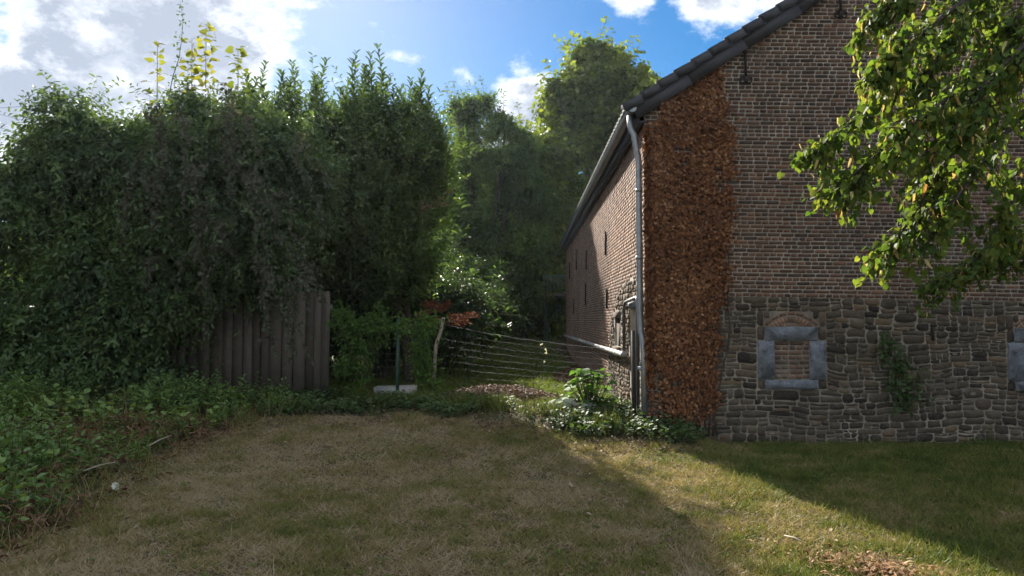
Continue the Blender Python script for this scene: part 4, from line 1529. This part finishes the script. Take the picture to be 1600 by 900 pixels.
# branch paths by pixel and depth; origin on the trunk
BR = [  # (list of (px,py,Y)), leafy from fraction, density
    ([(1750, -150, 6.2), (1560, 0, 5.9), (1420, 110, 5.7), (1345, 180, 5.6), (1272, 238, 5.5)], .35, 1.0),
    ([(1750, -100, 6.2), (1580, 60, 5.8), (1450, 190, 5.5), (1360, 250, 5.4), (1312, 292, 5.4)], .35, 1.0),
    ([(1760, -60, 6.1), (1600, 110, 5.8), (1480, 250, 5.6), (1430, 330, 5.5), (1385, 400, 5.5)], .35, 1.1),
    ([(1740, -260, 6.2), (1560, -120, 6.0), (1450, -30, 5.8), (1390, 5, 5.8), (1355, 35, 5.8)], .4, .9),
    ([(1760, -80, 6.0), (1640, 40, 5.4), (1540, 110, 5.1), (1460, 170, 5.0), (1400, 215, 5.0)], .35, 1.0),
    ([(1760, -180, 6.1), (1600, -60, 5.5), (1480, 20, 5.2), (1420, 70, 5.1), (1375, 110, 5.1)], .35, 1.0),
    ([(1780, 0, 6.1), (1650, 120, 5.6), (1560, 220, 5.4), (1500, 300, 5.3), (1450, 370, 5.3)], .35, .6),
    ([(1780, -120, 6.2), (1680, 0, 5.4), (1600, 70, 5.0), (1540, 130, 4.9), (1500, 200, 4.9)], .3, .9),
    ([(1760, -220, 6.3), (1620, -90, 5.9), (1520, 10, 5.6), (1470, 80, 5.5), (1440, 140, 5.5)], .3, 1.0),
    ([(1780, 40, 6.2), (1690, 150, 5.7), (1620, 240, 5.5), (1585, 310, 5.4), (1555, 360, 5.4)], .3, .55),
    ([(1760, -150, 6.4), (1600, 30, 6.5), (1500, 150, 6.6), (1460, 220, 6.6), (1420, 270, 6.6)], .3, .6),
    ([(1780, 120, 6.5), (1690, 290, 7.2), (1610, 370, 7.4), (1530, 400, 7.4), (1450, 450, 7.4)], .5, .8),
    ([(1790, 160, 6.5), (1710, 330, 7.2), (1640, 390, 7.5), (1580, 405, 7.5), (1510, 420, 7.5)], .45, .6),
    ([(1800, -260, 6.2), (1700, -120, 5.6), (1640, -30, 5.3), (1590, 30, 5.2), (1560, 80, 5.2)], .2, 1.0),
]
for (pth, lf, dn) in BR:
    K = np.array([at(*p) for p in pth])
    z_or = float(np.clip(K[0][2] - .6, 1.8, 6.8))
    K = np.concatenate([[np.array((6.85, 6.38, z_or))], K])
    tt = np.linspace(0, len(K) - 1, 26)
    C = np.stack([np.interp(tt, np.arange(len(K)), K[:, a]) for a in range(3)], 1)
    C[1:-1] = (C[:-2] + C[1:-1] * 2 + C[2:]) / 4
    tube(gs, C, np.linspace(.045, .006, 26), 6)
    # secondary twigs
    m = int(72 * dn)
    f = lf + (1 - lf) * rng.uniform(0, 1, m) ** .8
    i = np.clip((f * 25).astype(int), 0, 24)
    P0 = C[i] + (C[i + 1] - C[i]) * rng.uniform(0, 1, (m, 1))
    td = norm(C[i + 1] - C[i])
    D = norm(td * .9 + rdir(m) * .9 - UP * .25)
    ln = rng.uniform(.18, .50, m) * (1.15 - .5 * f)
    Q = P0 + D * ln[:, None] - UP * (.18 * ln[:, None])
    sticks(gs, P0, Q, .005, .003)
    # leaves hang from the twigs
    for q in range(12):
        fr = rng.uniform(.1, 1.05, m)[:, None]
        P = P0 * (1 - fr) + Q * fr + rng.normal(0, .025, (m, 3))
        A = D * .55 + rdir(m) * .6 - UP * rng.uniform(.3, 1.0, (m, 1))
        NN = UP * .9 + rdir(m) * .75
        s = rng.uniform(.040, .070, m)
        leaves(g, HEART, P, A, NN, s, s * .88, np.clip(rng.normal(.58, .24, m), 0, 1))
    # bracts with little fruit stalks
    mb = int(m * .9)
    j = rng.integers(0, m, mb)
    P = P0[j] * .25 + Q[j] * .75 + rng.normal(0, .05, (mb, 3))
    A = rdir(mb) * .55 - UP
    s = rng.uniform(.06, .10, mb)
    leaves(gb, STRIP, P, A, rdir(mb), s, s * .2, rng.uniform(0, 1, mb))
g.obj('leaves', M['linden'], lt)
gb.obj('bracts', M['bract'], lt, kind='stuff')
gs.obj('branches', M['bark'], lt, smooth=True)
gt.obj('trunk', M['bark'], lt, smooth=True)

# ------------------------------------------------------------------ planting and weeds
def stem_plants(name, mat, XY, h, nl, T, L, W, tint, kind='stuff', lean=.15, spread=1.0, droop=.15, label=None, cat=None):
    g, gs = Geo(), Geo()
    n = len(XY)
    P0 = np.stack([XY[:, 0], XY[:, 1], gz(XY[:, 0], XY[:, 1]) - .01], 1)
    D = norm(UP + rng.normal(0, lean, (n, 3)))
    hh = np.broadcast_to(h, (n,)) * rng.uniform(.6, 1.15, n)
    twigs(g, gs, P0, D, hh, nl, T, L, W, tint, droop=.02, spread=spread, curl=.35, flat=.9, stick=.004)
    return g, gs


def scatter(n, x0, x1, y0, y1, cond):
    x, y = rng.uniform(x0, x1, n), rng.uniform(y0, y1, n)
    k = cond(x, y)
    return np.stack([x[k], y[k]], 1)


# green weeds on the left bank, denser in patches
XY = scatter(2600, -9.5, -3.0, 5.0, 11.6, lambda x, y: (x < bed_edge(y) - .12) & (vn(x, y, 1.1, 51) + rng.uniform(-.12, .12, len(x)) > .42 + .22 * (y < 6.6)))
hgt = .18 + .34 * sst(0, 1.8, bed_edge(XY[:, 1]) - XY[:, 0])
g, gs = stem_plants('weeds', M['nettle'], XY, hgt, 12, OVAL, .08, .036, .45 + .25 * (vn(XY[:, 0], XY[:, 1], .8, 52) - .3), spread=1.1)
w = g.obj('weed_bank', M['nettle'], kind='stuff'); w['label'] = 'green nettle-like weeds on the left bank'; w['category'] = 'weeds'
gs.obj('stems', M['twig'], w, kind='stuff')
XY = scatter(700, -9.5, -3.0, 5.0, 11.6, lambda x, y: (x < bed_edge(y) - .05) & (vn(x, y, .9, 53) > .5))
g, gs = stem_plants('x', None, XY, .34, 7, HEART, .085, .07, .75, spread=1.1)
w2 = g.obj('broadleaf_weeds', M['nettle'], kind='stuff'); w2['label'] = 'paler broad-leaved weeds mixed through the bank'; w2['category'] = 'weeds'
gs.obj('stems', M['twig'], w2, kind='stuff')
XY = scatter(9000, -9.5, -2.6, 4.8, 11.4, lambda x, y: (x < bed_edge(y) + .3) & (vn(x, y, .5, 54) > .5))
g = Geo(); n = len(XY)
leaves(g, STRIP, np.stack([XY[:, 0], XY[:, 1], gz(XY[:, 0], XY[:, 1])], 1), UP + rdir(n) * .6, rdir(n), rng.uniform(.12, .4, n), .007, np.clip(rng.normal(.35, .3, n), 0, 1))
w3 = g.obj('bank_grass', M['grass'], kind='stuff'); w3['label'] = 'long rough grass between the weeds of the bank'; w3['category'] = 'grass'
# browned weeds between them
for (px, py, Yd, n, lb) in ((235, 655, 9.0, 46, 'rust-brown dried weed clump among the green weeds'), (25, 785, 5.9, 40, 'dry straw-coloured weed clump at the left edge of the lawn'), (80, 700, 7.2, 34, 'dried brown weeds in the middle of the green bank'), (300, 690, 9.3, 26, 'low dried weeds at the rim of the lawn'), (130, 640, 8.6, 26, 'dead brown stems below the hedge foot')):
    c = at(px, py, Yd)
    c[2] = gz(c[0], c[1])
    t = thing('dried_weed', lb, 'dead plant', tuple(c), 'dried weeds on the bank')
    g, gs = Geo(), Geo()
    m = n * 2
    P = c + rng.normal(0, .18, (m, 3)) * np.array((1, 1, 0))
    P[:, 2] = gz(P[:, 0], P[:, 1])
    twigs(g, gs, P, UP * .8 + rdir(m) * .7, rng.uniform(.2, .5, m), 8, STRIP, .085, .018, .45, droop=.5, stick=.004)
    g.obj('foliage', M['dry_weed'], t)
    gs.obj('stems', M['twig'], t, kind='stuff')
# bramble-like taller plants at the hedge foot and before the board fence
XY = scatter(900, -6.2, -2.2, 9.4, 12.4, lambda x, y: (y > np.interp(x, [-6.2, -4, -3, -2.2], [9.4, 10.2, 11.0, 11.6])) & (vn(x, y, .7, 65) > .35))
g, gs = stem_plants('x', None, XY, .20, 7, HEART, .075, .065, .25, spread=1.1)
w = g.obj('ground_ivy', M['groundivy'], kind='stuff'); w['label'] = 'dull green ivy-like ground cover before the board fence'; w['category'] = 'ground cover'
gs.obj('stems', M['twig'], w, kind='stuff')
# low glossy cover between lawn and wire fence, up to the barn corner
XY = scatter(5200, -3.6, 2.9, 8.6, 12.2, lambda x, y: (y > lawn_back(x) + .25 * (vn(x, y, .4, 61) - .5)) & (y < np.interp(x, [-3.6, -1, .5, 1.8, 2.9], [12.2, 11.8, 11.3, 11.0, 9.85])) & (vn(x, y, .6, 62) + rng.uniform(-.15, .15, len(x)) > np.interp(x, [-3.6, -1, .5, 1.5], [.62, .54, .45, .42])) & ~((x > CX) & (y > D0 - .06)))
g, gs = stem_plants('x', None, XY, .15 + .10 * vn(XY[:, 0], XY[:, 1], .5, 63), 6, HEART, .055, .050, .5 + .3 * (vn(XY[:, 0], XY[:, 1], .7, 64) - .5), spread=1.2)
w = g.obj('ivy_ground_cover', M['groundivy'], kind='stuff'); w['label'] = 'low glossy ivy between the lawn and the wire fence'; w['category'] = 'ground cover'
gs.obj('stems', M['twig'], w, kind='stuff')
# big-leaved plant at the barn corner
t = thing('big_leaved_plant', 'bright big-leaved plant beside the barn door', 'plant', (1.15, 10.9, float(gz(1.15, 10.9))))
g, gs = Geo(), Geo()
n = 110
hh = rng.uniform(.12, .60, n) ** 1
ang = rng.uniform(0, 2 * math.pi, n)
rad = rng.uniform(.05, .36, n) * (1.2 - hh)
P0 = np.array((1.18, 10.75, float(gz(1.15, 10.75)))) + np.stack([np.cos(ang) * rad * .3, np.sin(ang) * rad * .3, np.zeros(n)], 1)
P1 = P0 + np.stack([np.cos(ang) * rad, np.sin(ang) * rad * .8, hh], 1)
sticks(gs, P0, P1, .006, .004)
s = rng.uniform(.08, .18, n)
leaves(g, HEART, P1, np.stack([np.cos(ang), np.sin(ang), rng.uniform(-.4, .3, n)], 1), UP + rdir(n) * .45, s, s * .85, np.clip(rng.normal(.5, .25, n), 0, 1))
g.obj('foliage', M['bright'], t)
gs.obj('stems', M['twig'], t, kind='stuff')
# grassy tufts and stalks
for (px, py, Yd, n, h, lb) in ((948, 648, 9.7, 90, .26, 'grass tuft in the ivy near the barn corner'), (770, 622, 10.9, 90, .30, 'dark grass tuft left of the thin stalks'), (725, 622, 11.0, 90, .32, 'tall grass tuft before the leaf pile'), (845, 630, 10.5, 80, .28, 'grass tuft between the thin stalks and the pale stone'), (660, 620, 11.3, 60, .3, 'grass tuft under the fence climber')):
    c = at(px, py, Yd); c[2] = gz(c[0], c[1])
    t = thing('grass_tuft', lb, 'grass tuft', tuple(c), 'tufts before the wire fence')
    g = Geo()
    m = n * 3
    P = c + rng.normal(0, .13, (m, 3)) * np.array((1.3, 1, 0))
    P[:, 2] = gz(P[:, 0], P[:, 1])
    leaves(g, STRIP, P, UP * 1.1 + rdir(m) * .55, rdir(m), rng.uniform(.5, 1.2, m) * h, .008, np.clip(rng.normal(.18, .16, m), 0, 1))
    g.obj('blades', M['grass'], t, kind='stuff')
for (px, p0, p1, Yd, lb) in ((780, 615, 573, 10.9, 'thin dry stalk left of the leaf pile edge'), (822, 640, 590, 10.5, 'dry forked stalk before the leaf pile'), (836, 632, 584, 10.5, 'dry stalk right beside the forked stalk')):
    a, b = at(px, p0, Yd), at(px + rng.uniform(-4, 4), p1, Yd)
    a[2] = gz(a[0], a[1])
    t = thing('dry_stalk', lb, 'stalk', tuple(a))
    g = Geo()
    tube(g, [a, (a + b) / 2 + rng.normal(0, .01, 3), b], [.008, .006, .003], 5)
    for q in range(5):
        f = rng.uniform(.3, .9)
        s0 = a * (1 - f) + b * f
        tube(g, [s0, s0 + np.array((rng.normal(0, .05), rng.normal(0, .03), rng.uniform(.05, .14)))], [.004, .002], 4)
    g.obj('stem', M['twig'], t)
# thin white-flowered stem against the grass behind
a, b = at(842, 575, 13.0), at(850, 535, 13.0)
t = thing('white_flower_stem', 'thin bent stem with small white flowers behind the wire fence', 'flower', (a[0], 13.0, float(gz(a[0], 13.0))))
g, gw = Geo(), Geo()
tube(g, [(a[0], 13, float(gz(a[0], 13))), a, (a + b) / 2, b], [.005, .004, .003, .002], 4)
P = np.array([at(px, py, 12.98) for px, py in ((846, 538), (853, 546), (853, 551), (850, 566))])
P = np.repeat(P, 5, 0)
leaves(gw, OVAL, P, rdir(20), rdir(20), .03, .025, .5)
g.obj('stem', M['twig'], t)
gw.obj('petals', M['white_petal'], t)


# ------------------------------------------------------------------ litter
def litter(name, label, cat, XY, lift, L, W, mat, tint, T=OVAL, sd=.2):
    g = Geo()
    n = len(XY)
    P = np.stack([XY[:, 0], XY[:, 1], gz(XY[:, 0], XY[:, 1]) + lift], 1)
    A = rdir(n) * np.array((1, 1, .3))
    leaves(g, T, P, A, UP + rdir(n) * .35, L * rng.uniform(.6, 1.3, n), W * rng.uniform(.7, 1.3, n), np.clip(rng.normal(tint, sd, n), 0, 1))
    o = g.obj(name, mat, kind='stuff')
    o['label'], o['category'] = label, cat
    return o


n = 5200
a_ = rng.uniform(0, 2 * math.pi, n); r_ = np.sqrt(rng.uniform(0, 1, n))
XY = np.stack([-.25 + np.cos(a_) * r_ * 1.15 + .25 * (vn(np.cos(a_), np.sin(a_), .5, 71) - .5), 12.35 + np.sin(a_) * r_ * .75], 1)
litter('leaf_pile', 'pinkish brown heap of dead leaves behind the wire fence', 'leaf pile', XY, .02 + .24 * (1 - r_ ** 2) * rng.uniform(.3, 1, n), .055, .035, M['litter'], .5)
n = 1800
a_ = rng.uniform(0, 2 * math.pi, n); r_ = np.sqrt(rng.uniform(0, 1, n))
XY = np.stack([1.45 + np.cos(a_) * r_ * .55, 16.2 + np.sin(a_) * r_ * 1.4], 1)
litter('twig_heap', 'dark brown heap of twigs and leaves against the barn wall', 'heap', XY, .02 + .3 * (1 - r_ ** 2) * rng.uniform(.2, 1, n), .09, .02, M['litter'], .2)
XY = scatter(9000, -6, 2.6, 8.8, 12.5, lambda x, y: (y > lawn_back(x) - .25 - .5 * rng.uniform(0, 1, len(x)) ** 2) & ~((x > CX - .05) & (y > D0 - .05)))
litter('fallen_leaves', 'fallen brown leaves under the planting', 'leaves', XY, .015 + rng.uniform(0, .02, len(XY)), .05, .03, M['litter'], .42)
XY = scatter(9000, -9, -2.8, 4.6, 11, lambda x, y: (x < bed_edge(y) + .35 * rng.uniform(0, 1, len(x))))
litter('dead_stems', 'dry stems and leaves littering the foot of the bank', 'litter', XY, .01 + rng.uniform(0, .03, len(XY)), .09, .02, M['dry_weed'], .35)
# bark chips lower right
n = 1100
a_ = rng.uniform(0, 2 * math.pi, n); r_ = np.abs(rng.normal(0, .55, n))
c = at(1340, 868, 4.6)
XY = np.stack([2.42 + np.cos(a_) * r_ * .42 - np.sin(a_) * r_ * .28, 4.95 + np.sin(a_) * r_ * .55], 1)
o = litter('bark_chips', 'scattered orange-brown bark chips on the lawn at lower right', 'bark chips', XY, .022 + rng.uniform(0, .014, n), .06, .014, M['chips'], .5, T=STRIP, sd=.25)
XY = scatter(160, -3.4, 5.5, 4.3, 9.2, lambda x, y: x > bed_edge(y) + .2)
litter('scattered_leaves', 'single pale dry leaves scattered over the lawn', 'leaves', XY, .035, .055, .03, M['litter'], .7)
c = at(182, 740, 6.9); c[2] = float(gz(c[0], c[1])) + .05
t = thing('white_bindweed_flower', 'single white flower at the edge of the weedy bank', 'flower', tuple(c))
g = Geo()
n = 8
an = np.arange(n) * 2 * math.pi / n
leaves(g, OVAL, np.repeat((c + UP * .05)[None], n, 0), np.stack([np.cos(an), -.4 + 0 * an, np.sin(an)], 1), np.repeat([[0, -1.0, .3]], n, 0), .045, .04, .5)
g.obj('petals', M['white_petal'], t)
g = Geo(); tube(g, [c - UP * .05, c + UP * .05 + V_ * .01], .004, 5); g.obj('stem', M['twig'], t)
for (p0, p1, Y0, Y1, lb) in (((232, 697), (268, 680), 7.9, 8.3, 'pale twig slanting out of the brown weeds'), ((130, 736), (180, 722), 7.0, 7.2, 'pale fallen twig left of the white flower'), ((1225, 805), (1258, 818), 5.65, 5.45, 'pale curved stick lying on the lawn above the bark chips')):
    a, b = at(*p0, Y0), at(*p1, Y1)
    if Y0 < 6:
        a[2], b[2] = gz(a[0], a[1]) + .035, gz(b[0], b[1]) + .035
    g = Geo()
    tube(g, [a, (a + b) / 2 + np.array((0, 0, .012)), b], [.006, .007, .004], 6)
    tag(g.obj('fallen_twig', M['pale_wood'], smooth=True), lb, 'twig')

# ------------------------------------------------------------------ lawn
def lawn(name, label, n, x0, x1, y0, y1, cond, dens_y, h, w, near):
    x, y = rng.uniform(x0, x1, n), y0 + (y1 - y0) * rng.uniform(0, 1, n) ** dens_y
    k = cond(x, y)
    x, y = x[k], y[k]
    n = len(x)
    # colour of the turf: random dry patches, plus shaded left painted browner, sunlit wedge greener
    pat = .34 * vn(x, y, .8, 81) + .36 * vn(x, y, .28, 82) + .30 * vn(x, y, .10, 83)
    dry_shade = np.interp(x + .25 * (y - 7), [-4, -1.5, 1.0, 2.6, 4], [.92, .88, .68, .40, .28]) + 1.5 * (pat - .5) + rng.normal(0, .20, n)
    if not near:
        dry_shade = .45 + .7 * (pat - .5) + rng.normal(0, .1, n)
    z = gz(x, y)
    P = np.stack([x, y, z - .003], 1)
    lay = np.clip(rng.uniform(.25, 1.6, n) + .5 * (dry_shade - .4), .2, 2)
    an = rng.uniform(0, 2 * math.pi, n)
    A = np.stack([np.cos(an) * lay, np.sin(an) * lay, np.full(n, .75)], 1)
    s = h * rng.uniform(.55, 1.35, n) * (1 + 1.1 * (vn(x, y, .22, 84) - .5)) * np.where(dry_shade < .4, 1.15, .95)
    g = Geo()
    leaves(g, T_([(-.5, 0, 0), (.5, 0, 0), (0, 1, -.18)], [[(0, 1, 2)]]), P, A, rdir(n) * .5 + UP * .3, s, w * rng.uniform(.7, 1.4, n), np.clip(dry_shade, 0, 1))
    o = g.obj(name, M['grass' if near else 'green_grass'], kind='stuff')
    o['label'], o['category'] = label, 'grass'


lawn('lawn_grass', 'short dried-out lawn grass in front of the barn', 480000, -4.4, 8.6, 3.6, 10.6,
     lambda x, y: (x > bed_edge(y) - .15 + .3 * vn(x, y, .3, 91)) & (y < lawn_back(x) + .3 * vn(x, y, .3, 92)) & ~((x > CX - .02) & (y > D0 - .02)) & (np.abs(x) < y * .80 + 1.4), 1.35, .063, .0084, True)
lawn('lawn_tufts', 'longer straggling blades standing out of the dry lawn', 60000, -4.4, 6.8, 4.0, 10.6,
     lambda x, y: (x > bed_edge(y) - .15) & (y < lawn_back(x) + .3 * vn(x, y, .3, 92)) & ~((x > CX - .02) & (y > D0 - .02)) & (np.abs(x) < y * .80 + .4) & (vn(x, y, .16, 95) > .62), 1.35, .115, .0075, True)
XY = scatter(520, -4.0, 6.5, 4.2, 10.0, lambda x, y: (x > bed_edge(y) + .1) & (y < lawn_back(x)) & (vn(x, y, 1.0, 96) > .45) & ~((x > CX - .1) & (y > D0 - .1)))
n = len(XY)
g = Geo()
for q in range(6):
    an = q * 1.05 + rng.uniform(0, 1, n)
    s = rng.uniform(.018, .045, n)
    leaves(g, OVAL, np.stack([XY[:, 0], XY[:, 1], gz(XY[:, 0], XY[:, 1]) + .022], 1), np.stack([np.cos(an), np.sin(an), rng.uniform(.1, .6, n)], 1), UP + rdir(n) * .3, s, s * .6, np.clip(rng.normal(.4, .2, n), 0, 1))
w = g.obj('lawn_weeds', M['green_grass'], kind='stuff'); w['label'] = 'small green weeds and clover dotted through the dry lawn'; w['category'] = 'weeds'
lawn('rear_grass', 'green grass behind the wire fence', 65000, -5, 1.75, 11.4, 33, lambda x, y: x > -6, 1.4, .09, .022, False)

# ------------------------------------------------------------------ bluish air volume added to imitate sun glare in the lens
g = Geo()
box(g, (-660, -360, -1.6), (660, 960, 19.0))
m, t = mat_new('glare_haze')
pv = N(t, 'ShaderNodeVolumePrincipled')
pv.inputs['Color'].default_value = (.74, .86, 1.0, 1)
pv.inputs['Density'].default_value = 0.00020
pv.inputs['Density Attribute'].default_value = ''
pv.inputs['Anisotropy'].default_value = 0.6
t.links.new(pv.outputs[0], N(t, 'ShaderNodeOutputMaterial').inputs['Volume'])
g.obj('glare_haze', m, kind='stuff')
